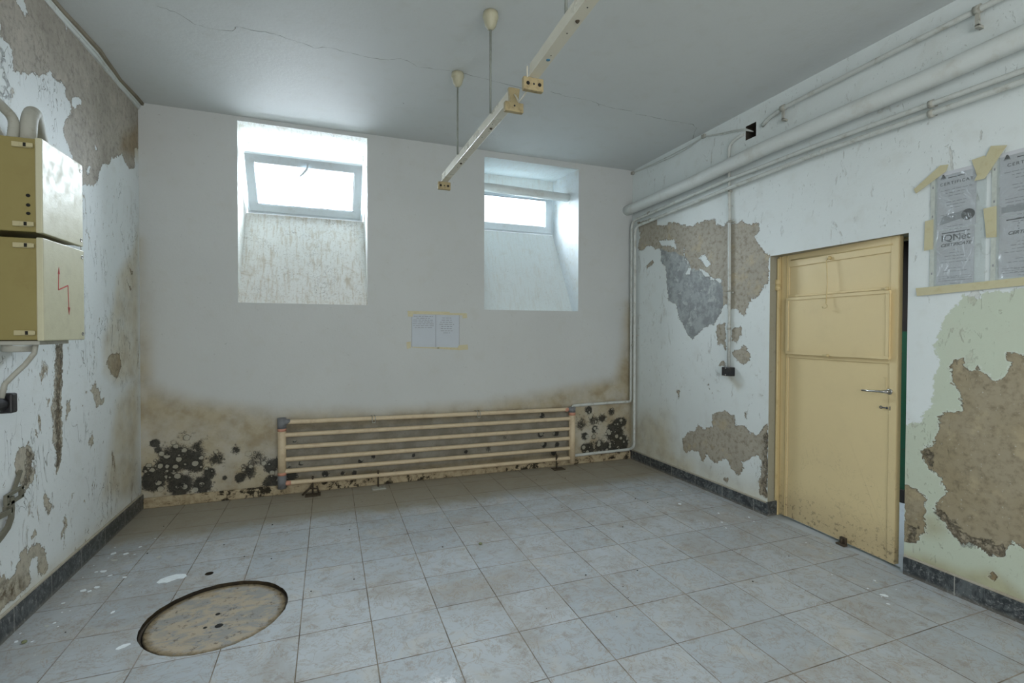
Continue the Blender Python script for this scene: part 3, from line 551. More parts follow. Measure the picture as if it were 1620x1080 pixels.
for x0, x1, y0, y1, cc_, rr_, n_ in sqs:
    ci = []; so = []
    random.seed(5)
    for k in range(n_):
        a = 2*math.pi*(k+.5)/n_; dx, dy = math.cos(a), math.sin(a); r_ = rr_*(1+random.uniform(-.006, .006))
        ci.append((cc_[0]+dx*r_, cc_[1]+dy*r_, 0))
        tx = ((x1 if dx > 0 else x0)-cc_[0])/dx if abs(dx) > 1e-9 else 1e9; ty = ((y1 if dy > 0 else y0)-cc_[1])/dy if abs(dy) > 1e-9 else 1e9
        t = min(tx, ty); so.append((cc_[0]+dx*t, cc_[1]+dy*t, 0))
    for k in range(n_):
        j = (k+1) % n_; A_, B_ = so[k], so[j]
        poly = [ci[k], A_]
        if abs(A_[0]-B_[0]) > 1e-6 and abs(A_[1]-B_[1]) > 1e-6:      # corner between
            cxx = x1 if max(A_[0], B_[0]) > x1-1e-6 else x0; cyy = y1 if max(A_[1], B_[1]) > y1-1e-6 else y0; poly.append((cxx, cyy, 0))
        poly += [B_, ci[j]]
        fl.add(poly, [tuple(range(len(poly)))])
        dn = .05 if rr_ > .1 else .08
        fl.add([ci[k], ci[j], (ci[j][0], ci[j][1], -dn), (ci[k][0], ci[k][1], -dn)], [(0, 1, 2, 3)], 1)
    fl.add([(p[0], p[1], -(.05 if rr_ > .1 else .08)) for p in ci], [tuple(range(n_))], 1)
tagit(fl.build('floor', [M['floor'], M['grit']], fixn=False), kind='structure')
r = MB(); r.box((W, .5, -.04), (CX+.1, 4.7, -.001)); M['floor_c'] = painted('corridor_floor', (.42, .47, .50), (.28, .27, .24), .35, .3, 4)
tagit(r.build('floor_corridor', M['floor_c']), kind='structure')

# --- skirting
def base_mat():
    q = NT('dark_marble_skirting'); sep = q.n('ShaderNodeSeparateXYZ'); q.put(sep.inputs[0], q.co)
    f = q.math('FRACT', q.math('DIVIDE', q.add(sep.outputs[1], .05), .335)); j = q.ss(q.math('ABSOLUTE', q.sub(f, .5)), .492, .494)
    a = q.noise(9, 6, .75, 2.0); b = q.noise(50, 5, .7, off=3)
    c = q.mix(q.ss(a, .42, .62), (.030, .036, .040), (.12, .135, .14)); c = q.mix(q.mul(q.ss(b, .54, .66), .7), c, (.32, .33, .32))
    c = q.mix(q.mul(q.ss(sep.outputs[2], .03, 0.0), .5), c, (.24, .22, .18))
    c = q.mix(q.mul(j, .8), c, (.42, .42, .38)); return q.out(c, .35, q.bump(a, .001), spec=.5)
M['skirt'] = base_mat(); M['skirt_top'] = flat_paint('skirting_mortar', (.46, .43, .35), .5, 50)
def skirt(name, x0, x1, y0, y1, h):
    r = MB(); r.box((x0, y0, 0), (x1, y1, h), 0)
    xi0, xi1 = (x0, x1-.004) if x0 < 1 else (x0+.004, x1)
    r.box((xi0, y0, h), (xi1, y1, h+.012), 1); return tagit(r.build(name, [M['skirt'], M['skirt_top']], bevel=.002), kind='structure')
skirt('baseboard_left', 0, .016, Y0, D, .115)
r = MB(); r.box((W-.015, DO[1], 0), (W, D, .098), 0); r.box((W-.015, DO[1]-.014, 0), (W+.085, DO[1], .11), 0); r.box((W-.011, DO[1], .098), (W, D, .11), 1)
tagit(r.build('baseboard_right', [M['skirt'], M['skirt_top']], bevel=.002), kind='structure')
skirt('baseboard_right_near', W-.015, W, Y0, DO[0]-.004, .105)
# plaster ledge along the foot of the back wall
M['ledge'] = wall_mat('ledge_plaster', (.50, .43, .29), ())
def ledge_m():
    q = NT('dirty_plaster_ledge'); a = q.noise(12, 6, .75, .4); b = q.noise(40, 5, .7, off=4); l = q.noise(3.1, 3, off=6)
    c = q.mix(q.ss(a, .4, .65), (.46, .39, .26), (.28, .22, .13)); c = q.mix(q.mul(q.ss(q.add(a, q.mul(l, .5)), .78, .86), .95), c, (.02, .018, .012))
    c = q.mix(q.mul(q.ss(b, .60, .68), .7), c, (.06, .045, .03)); return q.out(c, .8, q.bump(q.add(a, b), .004), spec=.2)
M['ledge'] = ledge_m()
r = MB(); r.box((.016, D-.022, 0), (W-.015, D, .085)); n_ = 60
tagit(r.build('baseboard_back', M['ledge'], bevel=.008), kind='structure')

# cornice strip along the left wall under the ceiling
M['trim'] = flat_paint('cornice_plaster', (.62, .66, .64), .4, 55, False, (.32, .27, .2)); M['damp'] = flat_paint('damp_joint', (.24, .21, .15), .6, 57, False, (.10, .08, .05))
r = MB(); n_ = 50; ys_ = [Y0+(D-Y0)*k/n_ for k in range(n_+1)]
random.seed(11); ws = [.018+.010*math.sin(k*.9)+random.uniform(-.004, .004) for k in range(n_+1)]
for k in range(n_):
    for (za, zb, xa, xb, m) in ((3.228, 3.246, ws[k]*.55, ws[k+1]*.55, 0), (3.250, 3.262, ws[k]*.8, ws[k+1]*.8, 0), (3.262, H-.002, ws[k]*1.2+.01, ws[k+1]*1.2+.01, 1)):
        r.hexa([(0, ys_[k], za), (xa, ys_[k], za), (xb, ys_[k+1], za), (0, ys_[k+1], za), (0, ys_[k], zb), (xa+.004, ys_[k], zb), (xb+.004, ys_[k+1], zb), (0, ys_[k+1], zb)], m)
tagit(r.build('trim_1', [M['trim'], M['damp']]), kind='structure')

# ---------------------------------------------------------------- windows
def frame_ring(mb, w, h, t, d, m=0):
    """rectangular frame in local x (0..w), z (0..h), depth y 0..d, bar width t"""
    mb.box((0, 0, 0), (w, d, t), m); mb.box((0, 0, h-t), (w, d, h), m); mb.box((0, 0, t), (t, d, h-t), m); mb.box((w-t, 0, t), (w, d, h-t), m)
def window(n, x0, x1, z0, z1, tilt, sash_h, st):
    root = thing('window_%d' % n, None, None, (x0, D+DP-.01, z0)); root['kind'] = 'structure'
    w, h = x1-x0, z1-z0
    f = MB(); frame_ring(f, w, h, .035, .07); f.build('window_frame', M['upvc'], root, .003)
    sx0 = .02
    s = bpy.data.objects.new('window_sash', None); COL.objects.link(s); s.parent = root
    sw = w-2*sx0
    sm = MB(); frame_ring(sm, sw, sash_h, st, .055)
    frame_ring(sm, sw, sash_h, .012, .0) if False else None
    bpy.data.objects.remove(s)
    so = sm.build('window_sash', M['upvc'], root, .004); so.location = (sx0, -.03 if tilt else -.012, .012); so.rotation_euler = (tilt, 0, 0)
    g = MB(); g.box((st-.004, .024, st-.004), (sw-st+.004, .030, sash_h-st+.004)); g.build('pane', M['glass'], so)
    k = MB(); t = st-.003
    for a, b in (((t, .008, t), (sw-t, .014, t+.007)), ((t, .008, sash_h-t-.007), (sw-t, .014, sash_h-t)), ((t, .008, t), (t+.007, .014, sash_h-t)), ((sw-t-.007, .008, t), (sw-t, .014, sash_h-t))): k.box(a, b)
    k.build('gasket', M['gasket'], so)
    return root, so, sw
w1, s1, sw1 = window(1, .715, 1.76, 2.578, 3.15, math.radians(38), .545, .072)
hd = MB(); hd.box((sw1*.5-.035, -.012, .545-.052), (sw1*.5+.035, 0, .545-.026))
hd.hexa([(sw1*.5+.012, -.03, .545-.045), (sw1*.5+.030, -.03, .545-.040), (sw1*.5+.030, -.018, .545-.040), (sw1*.5+.012, -.018, .545-.045),
         (sw1*.5+.012, -.03, .545-.028), (sw1*.5+.032, -.03, .545-.028), (sw1*.5+.032, -.012, .545-.028), (sw1*.5+.012, -.012, .545-.028)])
hd.tube([(sw1*.5+.022, -.026, .545-.036), (sw1*.5+.010, -.034, .545-.075), (sw1*.5-.02, -.036, .545-.115), (sw1*.5-.05, -.036, .545-.145)], .008, 10, rs=[.009, .010, .009, .006])
hd.build('window_handle', M['upvc'], s1)
w2, s2, sw2 = window(2, 2.935, 3.915, 2.588, 3.072, 0, .455, .072)

# ---------------------------------------------------------------- door
ang = math.atan2(1.952-2.83, -.07); door = thing('door_1', None, None, (W+.10, 2.83, 0), rot=(0, 0, ang)); door['kind'] = 'structure'
M['door'] = painted('ochre_door_enamel', (.76, .62, .345), (.40, .29, .15), .33, .22, 4, off=7, bd=.0006, spec=.5)
M['door2'] = painted('ochre_door_edge', (.62, .50, .26), (.28, .2, .09), .4, .35, 12, off=8)
def dirtydoor():
    q = NT('ochre_door_leaf'); sep = q.n('ShaderNodeSeparateXYZ'); q.put(sep.inputs[0], q.co)
    a = q.noise(5, 5, .65); b = q.noise(28, 6, .75, off=3); crk = q.ss(q.math('ABSOLUTE', q.sub(q.noise(4.5, 5, .6, 1, off=6), .5)), 0, .005, 1, 0)
    low = q.ss(q.add(sep.outputs[2], q.mul(q.sub(a, .5), .25)), .32, .05); c = q.mix(q.ss(a, .4, .75, 0, .25), (.76, .62, .345), (.66, .54, .30))
    c = q.mix(q.mul(low, .45), c, (.40, .31, .19)); c = q.mix(q.mul(q.mul(low, q.ss(b, .55, .6)), .7), c, (.17, .12, .07))
    c = q.mix(q.mul(q.ss(b, .68, .70), .5), c, (.30, .22, .12)); c = q.mix(q.mul(crk, q.mul(q.ss(sep.outputs[2], .9, .3), .35)), c, (.25, .18, .10))
    return q.out(c, q.ss(a, .3, .7, .30, .48), q.bump(q.add(a, q.mul(b, .3)), .0012), spec=.5)
M['leaf'] = dirtydoor(); M['hatch'] = painted('ochre_hatch_enamel', (.75, .61, .34), (.55, .43, .23), .33, .2, 4, off=17, bd=.0006, spec=.5)
LW = .878
lf = MB()
def panel(mb, u0, u1, z0, z1, y0, y1, m=0): mb.box((u0, y0, z0), (u1, y1, z1), m)
# sheet panels set back 8 mm inside raised border strips
panel(lf, 0, LW, .014, 2.047, .008, .04)
panel(lf, 0, .072, .014, 2.047, 0, .008); panel(lf, .832, LW, .014, 2.047, 0, .008); panel(lf, .072, .832, 1.952, 2.047, 0, .008)
panel(lf, .072, .832, 1.72, 1.738, 0, .008); panel(lf, .072, .832, 1.256, 1.285, 0, .008)
lo = lf.build('door_leaf', M['leaf'], door, .0025)
r = MB(); panel(r, .052, .058, .014, 2.047, -.004, .0); r.build('edge_bead', M['door2'], door)
r = MB(); r.tube([(.09, -.002, 2.005), (.84, -.002, 1.999)], .0045, 8); r.build('top_bead', M['door2'], door)
ht = MB(); frame_ring(ht, .775, .435, .022, .020); ht.box((.02, .006, .02), (.755, .02, .415))
ho = ht.build('hatch', M['hatch'], door, .003); ho.location = (.065, -.0205, 1.282)
for (u, z, nm) in ((.828, 1.724, 'latch'), (.425, 1.288, 'latch')):
    l = MB(); l.lathe((u, -.02, z), (0, -1, 0), [(0, .0), (0, .011), (.012, .011), (.016, .007), (.016, 0)], 14); l.box((u-.035, -.026, z-.006), (u, -.02, z+.006)); l.build(nm, M['door2'], door)
hk = MB(); hk.lathe((.415, 0, 1.975), (0, -1, 0), [(0, 0), (0, .013), (.014, .013), (.02, .006), (.02, 0)], 14)
hk.tube([(.415, -.016, 1.97), (.413, -.03, 1.955), (.420, -.032, 1.88), (.426, -.034, 1.80), (.424, -.036, 1.72), (.424, -.040, 1.648)], .0035, 8)
hk.tube([(.424, -.040, 1.65), (.436, -.045, 1.64), (.440, -.048, 1.628), (.428, -.05, 1.620), (.408, -.05, 1.622), (.402, -.048, 1.632)], .0035, 8)
hk.build('hook', M['door2'], door)
hn = MB(); hn.tube([(.836, 0, 1.082), (.836, -.035, 1.082)], .011, 14); hn.tube([(.836, -.035, 1.082), (.80, -.04, 1.080), (.74, -.042, 1.076), (.690, -.040, 1.076)], .007, 12, rs=[.009, .007, .0065, .006])
hn.lathe((.836, 0, 1.082), (0, -1, 0), [(0, 0), (0, .018), (.004, .018), (.006, .012), (.006, 0)], 18); hn.build('door_handle', M['steel'], door)
kh = MB(); kh.lathe((.822, 0, .977), (0, -1, 0), [(0, 0), (0, .0075), (.0015, .0075), (.0015, 0)], 12); kh.box((.79, -.0015, .974), (.822, 0, .98)); kh.lathe((.785, 0, .977), (0, -1, 0), [(0, .004), (0, .010), (.0015, .010), (.0015, .004)], 12)
kh.box((.838, -.0015, .966), (.842, 0, .990)) ; kh.build('keyhole', M['ink_dark'], door)
sc = MB(); sc.box((.812, -.0012, 1.10), (.815, 0, 1.165)); sc.box((.795, -.0012, 1.165), (.815, 0, 1.168)); sc.build('painted_seam', M['door2'], door)
for z in (1.79, .30):
    hg = MB(); hg.lathe((-.012, -.024, z-.01), (0, 0, 1), [(0, 0), (0, .022), (.038, .022), (.038, .017), (.044, .017), (.044, .022), (.082, .022), (.090, .012), (.090, 0)], 16)
    if z > 1: hg.build('hinge', M['door2'], door)
bo = MB(); bo.box((.532, -.018, .004), (.572, 0, .05)); bo.tube([(.552, -.026, .0), (.552, -.026, .045)], .008, 10); bo.box((.525, -.045, .0), (.585, -.012, .012)); bo.build('floor_bolt', M['rust'], door)
# frame along the hinge side and head
r = MB(); r.box((W+.085, 2.832, .0), (W+.16, DO[1], DO[3])); r.box((W+.09, DO[0], 2.052) if False else (W+.145, DO[0], 2.035), (W+.20, DO[1]-.016, DO[3]))
r.tube([(W+.075, 2.838, .12), (W+.075, 2.838, 2.03)], .010, 10)
tagit(r.build('trim_2', M['door2'], bevel=.002), kind='structure')
# ---------------------------------------------------------------- hanging light fixtures
def cup(parent, x, y, zb):
    m = MB(); m.lathe((x, y, H), (0, 0, -1), [(0, .006), (.003, .042), (.030, .046), (.036, .042), (.075, .032), (.092, .020), (.100, .010), (.100, 0)], 24)
    c_ = m.build('ceiling_cup', M['cup'], parent)
    r = MB(); r.tube([(x, y, H-.09), (x, y, zb)], .0065, 12); r.build('suspension_rod', M['rod'], parent)
def socket(parent, x, y, z, face, big):
    """lamp holder block hung under the end of the housing; face = -1 looks to the camera"""
    m = MB()
    if big:      # end cap with a neck and a wide holder below
        m.hexa([(x-.022, y-.012, z-.045), (x+.022, y-.012, z-.045), (x+.022, y+.012, z-.045), (x-.022, y+.012, z-.045), (x-.032, y-.012, z+.035), (x+.032, y-.012, z+.035), (x+.032, y+.012, z+.035), (x-.032, y+.012, z+.035)])
    m.box((x-.052, y-.014, z-.090), (x+.052, y+.014, z-.028 if not big else z-.040))
    s = m.build('lamp_holder', M['socket'], parent, .004)
    for dx in ((-.03, 0, .03) if not big else (0,)):
        k = MB(); k.lathe((x+dx, y-.0145, z-.060), (0, -1, 0), [(0, 0), (0, .009 if dx else .005), (.0012, .009 if dx else .005), (.0012, 0)], 12)
        k.build('contact_hole', M['hole' if dx else 'black'], s)
def fixture(name, label, xa, xb, y0, y1, z, rods, sock):
    """housing from (xa, y0) to (xb, y1)"""
    t = thing(name, label, 'light fixture', (0, 0, 0), 'fluorescent fixtures hanging in a row'); L = y1-y0; X = lambda y: xa+(xb-xa)*(y-y0)/L
    h = MB(); hw = .026
    h.hexa([(xa-hw, y0, z), (xa+hw, y0, z), (xb+hw, y1, z), (xb-hw, y1, z), (xa-hw+.003, y0, z+.06), (xa+hw-.003, y0, z+.06), (xb+hw-.003, y1, z+.06), (xb-hw+.003, y1, z+.06)])
    h.build('housing', M['fix'], t, .002); random.seed(int(y0*100))
    for f in (.08, .20, .27, .34, .47, .62, .74, .86):
        y = y0+L*f; s = MB(); s.lathe((X(y)+random.uniform(-.008, .008), y, z), (0, 0, -1), [(0, 0), (0, .003), (.001, .003), (.001, 0)], 8); s.build('screw_hole', M['hole'], t)
    for f in (.24, .68):
        y = y0+L*f; s = MB(); s.lathe((X(y)+.004, y, z), (0, 0, -1), [(0, 0), (0, .009), (.003, .008), (.004, .004), (.008, .004), (.008, 0)], 12); s.build('lamp_bracket_screw', M['rust'], t)
    for y, big in sock: socket(t, X(y), y, z+.03, -1, big)
    for y in rods: cup(t, X(y)-(.03 if y > 2 else 0), y, z+.05)
    return t
FX = 2.335
fxa = fixture('light_fixture', 'white fluorescent light housing without tube, the far one, hung near the right window', 2.350, 2.318, 2.40, 3.86, 2.66, (2.665, 3.363), ((2.385, True), (3.875, False)))
fxb = fixture('light_fixture', 'cream fluorescent light housing without tube, the near one cut by the top edge', FX-.01, FX+.025, .75, 2.14, 2.665, (1.0, 1.79), ((2.155, False), (.735, False)))
b = MB(); b.lathe((FX+.025, 1.98, 2.665), (0, 0, -1), [(0, 0), (0, .009), (.002, .009), (.002, 0)], 14); b.build('blue_dot', M['blue'], fxb)
b = MB(); b.box((FX-.012, 2.136, 2.66), (FX-.007, 2.148, 2.712)); b.build('metal_tab', M['fix'], fxb)
b = MB(); b.tube(fillet([(2.352, 2.168, 2.640), (2.340, 2.20, 2.612), (2.345, 2.30, 2.612), (2.350, 2.345, 2.665), (2.350, 2.374, 2.690)], .04), .0042, 10)
tagit(b.build('link_cable', M['fix']), 'short cream cable looping between the two hanging light housings', 'cable')

# ---------------------------------------------------------------- tube radiator on the back wall
RY = D-.075
rad = thing('tube_radiator', 'long cream radiator of six horizontal welded tubes on the mouldy back wall', 'radiator', (0, 0, 0))
h = MB(); h.tube([(1.048, RY, .17), (1.048, RY, .615)], .034, 20); hl = h.build('header', M['cream_tube'], rad)
h = MB(); h.tube([(1.048, RY, .60), (1.048, RY, .690)], .037, 20); h.tube([(1.048, RY, .655), (1.115, RY, .655)], .030, 18, rs=[.032, .020]); h.build('elbow', M['bare_steel'], rad)
h = MB(); h.tube([(1.048, RY, .075), (1.048, RY, .19)], .036, 20); h.build('elbow', M['bare_steel'], rad)
h = MB(); h.tube([(1.048, RY, .188), (1.048, RY, .215)], .0355, 20); h.build('primer_band', M['rust_pink'], rad); h = MB(); h.tube([(1.048, RY, .575), (1.048, RY, .602)], .0355, 20); h.build('primer_band', M['rust_pink'], rad)
h = MB(); h.tube([(3.888, RY, .040), (3.888, RY, .590)], .036, 20); h.build('header', M['cream_tube'], rad)
h = MB(); h.tube([(3.888, RY, .585), (3.888, RY, .64)], .037, 20); h.tube([(3.888, RY, .618), (3.84, RY, .618)], .024, 16); h.build('elbow', M['bare_steel'], rad)
h = MB(); h.tube([(3.888, RY, .555), (3.888, RY, .590)], .0365, 20); h.build('primer_band', M['rust_pink'], rad); h = MB(); h.tube([(3.80, RY, .617), (3.855, RY, .618)], .0215, 16); h.build('primer_band', M['rust_pink'], rad)
LZ = (.652, .540, .432, .325, .222, .118); RZ = (.618, .518, .410, .305, .198, .092)
for a, c_ in zip(LZ, RZ):
    t = MB(); t.tube([(1.048, RY, a), (2.4, RY, (a+c_)/2-.002), (3.888, RY, c_)], .0205, 16, cap=False); t.build('tube', M['cream_tube'], rad)
h = MB(); h.tube([(1.07, RY, .117), (1.12, RY, .116)], .0215, 16); h.build('primer_band', M['rust_pink'], rad)
for x, z in ((1.823, .636), (2.836, .628)):
    c_ = MB(); 
    for dx in (-.014, .014): c_.tube([(x+dx, RY-.024, z-.03), (x+dx, RY-.026, z), (x+dx, RY-.02, z+.026), (x+dx, RY+.02, z+.028), (x+dx, D, z+.02)], .0035, 8)
    c_.tube([(x-.014, RY-.024, z-.03), (x+.014, RY-.024, z-.03)], .0035, 8); c_.build('clip', M['dirty_joint'], rad)
for i, (x, lab) in enumerate(((1.297, 'rusty forked support foot under the left end of the tube radiator'), (1.862, 'rusty support foot on a small floor plate left of the radiator middle'), (3.70, 'rusty support foot under the right end of the tube radiator'))):
    f = thing('support_foot', lab, 'support', (x, 4.60, 0), 'radiator support feet')
    r = MB(); r.tube([(0, .0, .0), (0, .01, .155)], .008, 10)
    if i == 0: r.tube([(-.085, -.01, .002), (-.03, 0, .05), (0, 0, .09)], .009, 10); r.tube([(.05, .01, .0), (.035, .0, .07)], .007, 8); r.tube([(-.03, 0, .055), (.04, 0, .045)], .006, 8); r.tube([(0, .02, .15), (.0, -.04, .155)], .008, 8)
    if i == 2: r.tube([(-.01, 0, .09), (.012, 0, .14)], .009, 10)
    r.build('stem', M['rust'], f)
    p_ = MB(); p_.box((-.06, -.075, 0), (.065, .015, .006)); p_.box((-.06, -.078, 0), (.065, -.072, .010)); p_.build('floor_plate', M['rust'] if i != 1 else M['dirty_joint'], f)

# ---------------------------------------------------------------- pipes
def pipe(name, label, path, r, mat, cat='pipe', n=16, rnd=0, group=None):
    t = thing(name, label, cat, (0, 0, 0), group)
    b = MB(); b.tube(fillet(path, rnd) if rnd else path, r, n); b.build('pipe_run', mat, t); return t
def ring(parent, c_, axis, r, w, mat, name='coupling'):
    a = Vector(axis).normalized(); b = MB(); b.lathe(Vector(c_)-a*w/2, a, [(0, 0), (0, r), (w, r), (w, 0)], 16); return b.build(name, mat, parent)
bp_path = [(W-.075, D+.03, 2.822)] + [(W-.075+.003*math.sin(y*1.7), y, float(np.interp(y, [0, 1.36, 1.72, 2.3, 2.88, 3.6, 4.7], [2.915, 2.893, 2.881, 2.879, 2.874, 2.842, 2.824]))) for y in np.linspace(4.6, Y0+.02, 60)]
bigp = pipe('large_pipe', 'thick white painted pipe running along the upper right wall into the corner', bp_path, .056, M['white_pipe'], n=28)
for y in (3.6, 1.2): 
    b = MB(); b.box((W-.03, y-.012, 2.81), (W, y+.012, 2.845)); b.build('wall_bracket', M['white_thin'], bigp)
def wall_run(y0, y1, x, z0, z1): return [(x, y, z0+(z1-z0)*(y-y0)/(y1-y0)) for y in np.linspace(y0, y1, 12)]
tp1 = pipe('thin_pipe', 'thin white pipe below the thick one, upper of the pair, bending down the corner', [(W-.044, Y0+.02, 2.74), (W-.044, 1.4, 2.739), (W-.044, 2.41, 2.757), (W-.044, 3.27, 2.752), (W-.044, 4.635, 2.695), (W-.044, 4.63, .62+.05), (W-.06, D-.02, .655), (4.45, D-.02, .655), (3.93, D-.02, .645), (3.90, D-.06, .63)], .0155, M['white_thin'], rnd=.09)
tp2 = pipe('thin_pipe', 'thin white pipe below the thick one, lower of the pair, ending at the floor corner', [(W-.044, Y0+.02, 2.68), (W-.044, 1.4, 2.687), (W-.044, 2.41, 2.700), (W-.044, 3.27, 2.677), (W-.044, 4.575, 2.62), (W-.044, 4.565, .16), (W-.05, D-.035, .112), (4.45, D-.035, .110), (3.90, D-.04, .105)], .0155, M['white_thin'], rnd=.08)
for t, zz in ((tp1, 2.745), (tp2, 2.691)):
    ring(t, (W-.044, 1.755, zz), (0, 1, 0), .022, .022, M['dirty_joint'])
    b = MB(); b.box((W-.044, 1.748, zz-.006), (W, 1.762, zz+.006)); b.build('clamp', M['dirty_joint'], t)
ring(tp1, (W-.044, 4.33, 2.715), (0, 1, 0), .02, .015, M['dirty_joint']); ring(tp2, (W-.044, 4.31, 2.637), (0, 1, 0), .02, .015, M['dirty_joint'])
ring(tp2, (W-.044, 2.40, 2.700), (0, 1, 0), .019, .02, M['white_thin']); ring(tp1, (W-.044, 4.6, 1.3), (0, 0, 1), .019, .02, M['dirty_joint'])
b = MB(); b.box((W-.044, 4.56, 1.40), (W, 4.64, 1.415)); b.build('clamp', M['dirty_joint'], tp1)
up_ = pipe('upper_pipe', 'thin white pipe high on the right wall, bent at the black recess', [(W-.006, 2.93, 3.095), (W-.018, 2.86, 3.125), (W-.038, 2.70, 3.138), (W-.040, 1.94, 3.148), (W-.040, Y0+.02, 3.165)], .016, M['white_thin'], rnd=.06)
for y, z in ((2.715, 3.137), (1.555, 3.152)):
    ring(up_, (W-.040, y, z), (0, 1, 0), .023, .03, M['dirty_joint'])
    b = MB(); b.box((W-.045, y-.009, z-.085), (W-.033, y+.009, z-.015)); b.box((W-.045, y-.009, z-.095), (W, y+.009, z-.080)); b.build('clamp', M['dirty_joint'], up_)
cd = pipe('vertical_conduit', 'thin grey white conduit dropping down the right wall behind the pipes to the socket', [(W-.006, 3.115, 3.095), (W-.012, 3.17, 3.092), (W-.014, 3.262, 3.06), (W-.014, 3.262, 2.95), (W-.014, 3.25, 2.40), (W-.014, 3.243, 1.80), (W-.014, 3.243, 1.14)], .013, M['white_thin'], rnd=.07)
for z in (2.66, 2.40, 1.805, 1.48): ring(cd, (W-.014, 3.245, z), (0, 0, 1), .017, .018, M['dirty_joint'])
for z in (2.39, 1.79):
    b = MB(); b.box((W-.012, 3.205, z-.007), (W, 3.285, z+.007)); b.build('clamp', M['dirty_joint'], cd)
sk = thing('wall_socket', 'small black socket box at the foot of the conduit left of the door', 'socket', (0, 0, 0))
b = MB(); b.box((W-.058, 3.185, 1.075), (W, 3.278, 1.150)); b.build('body', M['black'], sk, .005)
b = MB(); b.box((W-.062, 3.190, 1.072), (W-.004, 3.273, 1.077)); b.build('bottom_rim', M['conduit_grey'], sk)
b = MB(); b.lathe((W-.058, 3.231, 1.140), (-1, 0, 0), [(0, 0), (0, .006), (.003, .006), (.003, 0)], 10); b.build('screw', M['steel'], sk); b = MB(); b.lathe((W-.058, 3.231, 1.085), (-1, 0, 0), [(0, 0), (0, .006), (.003, .006), (.003, 0)], 10); b.build('screw', M['steel'], sk)
cbl = thing('wall_cable', 'thin twin cable sagging from the black recess to the ceiling corner', 'cable', (0, 0, 0))
for dz, dx in ((0, 0), (-.012, .004)):
    b = MB(); b.tube([(W+.03, 3.05, 3.10), (W-.004, 3.10, 3.137+dz), (W-.012, 3.20, 3.165+dz), (W-.012, 3.33, 3.19+dz), (W-.01, 3.50, 3.232+dz*.4), (W-.01, 3.567, 3.250), (W-.01, 3.75, 3.236+dz*1.6), (W-.01, 4.0, 3.232+dz*2.0), (W-.01, 4.3, 3.236+dz*1.2), (W-.012, 4.60, 3.248+dz*.3), (W-.015, D-.01, 3.252)], .0045, 8); b.build('strand', M['white_thin'], cbl)
for c_ in ((W-.012, 3.567, 3.250), (W-.015, D-.02, 3.250)):
    b = MB(); b.box((c_[0]-.014, c_[1]-.02, c_[2]-.016), (W if c_[1] < 4 else W-.001, c_[1]+.02, c_[2]+.016)); b.build('clip', M['dirty_joint'], cbl, .003)
wp = pipe('window_pipe', 'white painted pipe crossing the upper part of the right window niche', [(2.918, D+.20, 2.978), (3.46, D+.20, 2.968), (3.996, D+.20, 2.957)], .045, M['white_pipe'], n=24)

# ---------------------------------------------------------------- electrical cabinets on the left wall
def cabinet(label, y0, y1, z0, z1, dots, arrow):
    t = thing('electrical_cabinet', label, 'cabinet', (0, 0, 0), 'beige electrical cabinets on the left wall')
    b = MB(); b.box((0.0, y0+.006, z0+.004), (.217, y1-.006, z1-.004)); body = b.build('body', M['box_side'], t, .004)
    b = MB(); b.box((.217, y0, z0), (.242, y1, z1)); lid = b.build('lid', M['box_lid'], t, .004)
    for z in (z1-.038, z0+.036):
        c_ = MB(); c_.box((.138, y0-.004, z-.011), (.205, y0+.006, z+.011)); c_.box((.165, y0-.008, z-.009), (.213, y0+.0, z+.009)); k = c_.build('lid_clip', M['box'], t, .002)
        d_ = MB(); d_.box((.180, y0-.0095, z-.008), (.190, y0-.007, z+.008)); d_.build('clip_slot', M['hole'], k)
    for z in (z1-.035, z0+.030):
        c_ = MB(); c_.lathe((.242, y1-.022, z), (1, 0, 0), [(0, 0), (0, .009), (.002, .010), (.002, .006), (.0005, .005), (.0005, 0)], 16); c_.build('screw', M['steel'], t)
    if dots:
        for z in (2.045, 2.003, 1.966): c_ = MB(); c_.lathe((.190, y0+.006, z), (0, -1, 0), [(0, 0), (0, .0075), (.002, .0075), (.002, 0)], 14); c_.build('side_hole', M['hole'], t)
    if arrow:
        pts = [(2.866, 1.728), (2.861, 1.640), (2.950, 1.668), (2.957, 1.545)]; c_ = MB(); x = .2424
        for a, b_ in zip(pts, pts[1:]):
            dy, dz = b_[0]-a[0], b_[1]-a[1]; L = math.hypot(dy, dz); ny, nz = -dz/L*.0028, dy/L*.0028
            c_.prism([(x, a[0]-ny, a[1]-nz), (x, a[0]+ny, a[1]+nz), (x, b_[0]+ny, b_[1]+nz), (x, b_[0]-ny, b_[1]-nz)], (1, 0, 0), .0006)
        c_.prism([(x, 2.858, 1.715), (x, 2.876, 1.715), (x, 2.867, 1.748)], (1, 0, 0), .0006); c_.prism([(x, 2.948, 1.562), (x, 2.967, 1.562), (x, 2.958, 1.525)], (1, 0, 0), .0006)
        c_.build('lightning_arrow', M['red'], t)
    return t
cab1 = cabinet('upper beige electrical cabinet with shiny lid and three dark side holes', 2.735, 3.112, 1.882, 2.302, True, False)
cab2 = cabinet('lower beige electrical cabinet with a red zigzag arrow on its lid', 2.735, 3.118, 1.402, 1.862, False, True)
b = MB(); b.box((0, 2.76, 1.384), (.215, 3.02, 1.402)); b.build('bottom_plate', M['conduit_grey'], cab2, .002)
el = pipe('thick_conduit', 'thick grey plastic conduit arching over behind the upper cabinet', [(.15, 2.83, 2.29), (.15, 2.845, 2.42), (.14, 2.90, 2.475), (.10, 3.02, 2.44), (.055, 3.20, 2.30), (.04, 3.22, 2.18), (.04, 3.10, 2.0)], .030, M['conduit_grey'], 'conduit', rnd=.06, n=18)
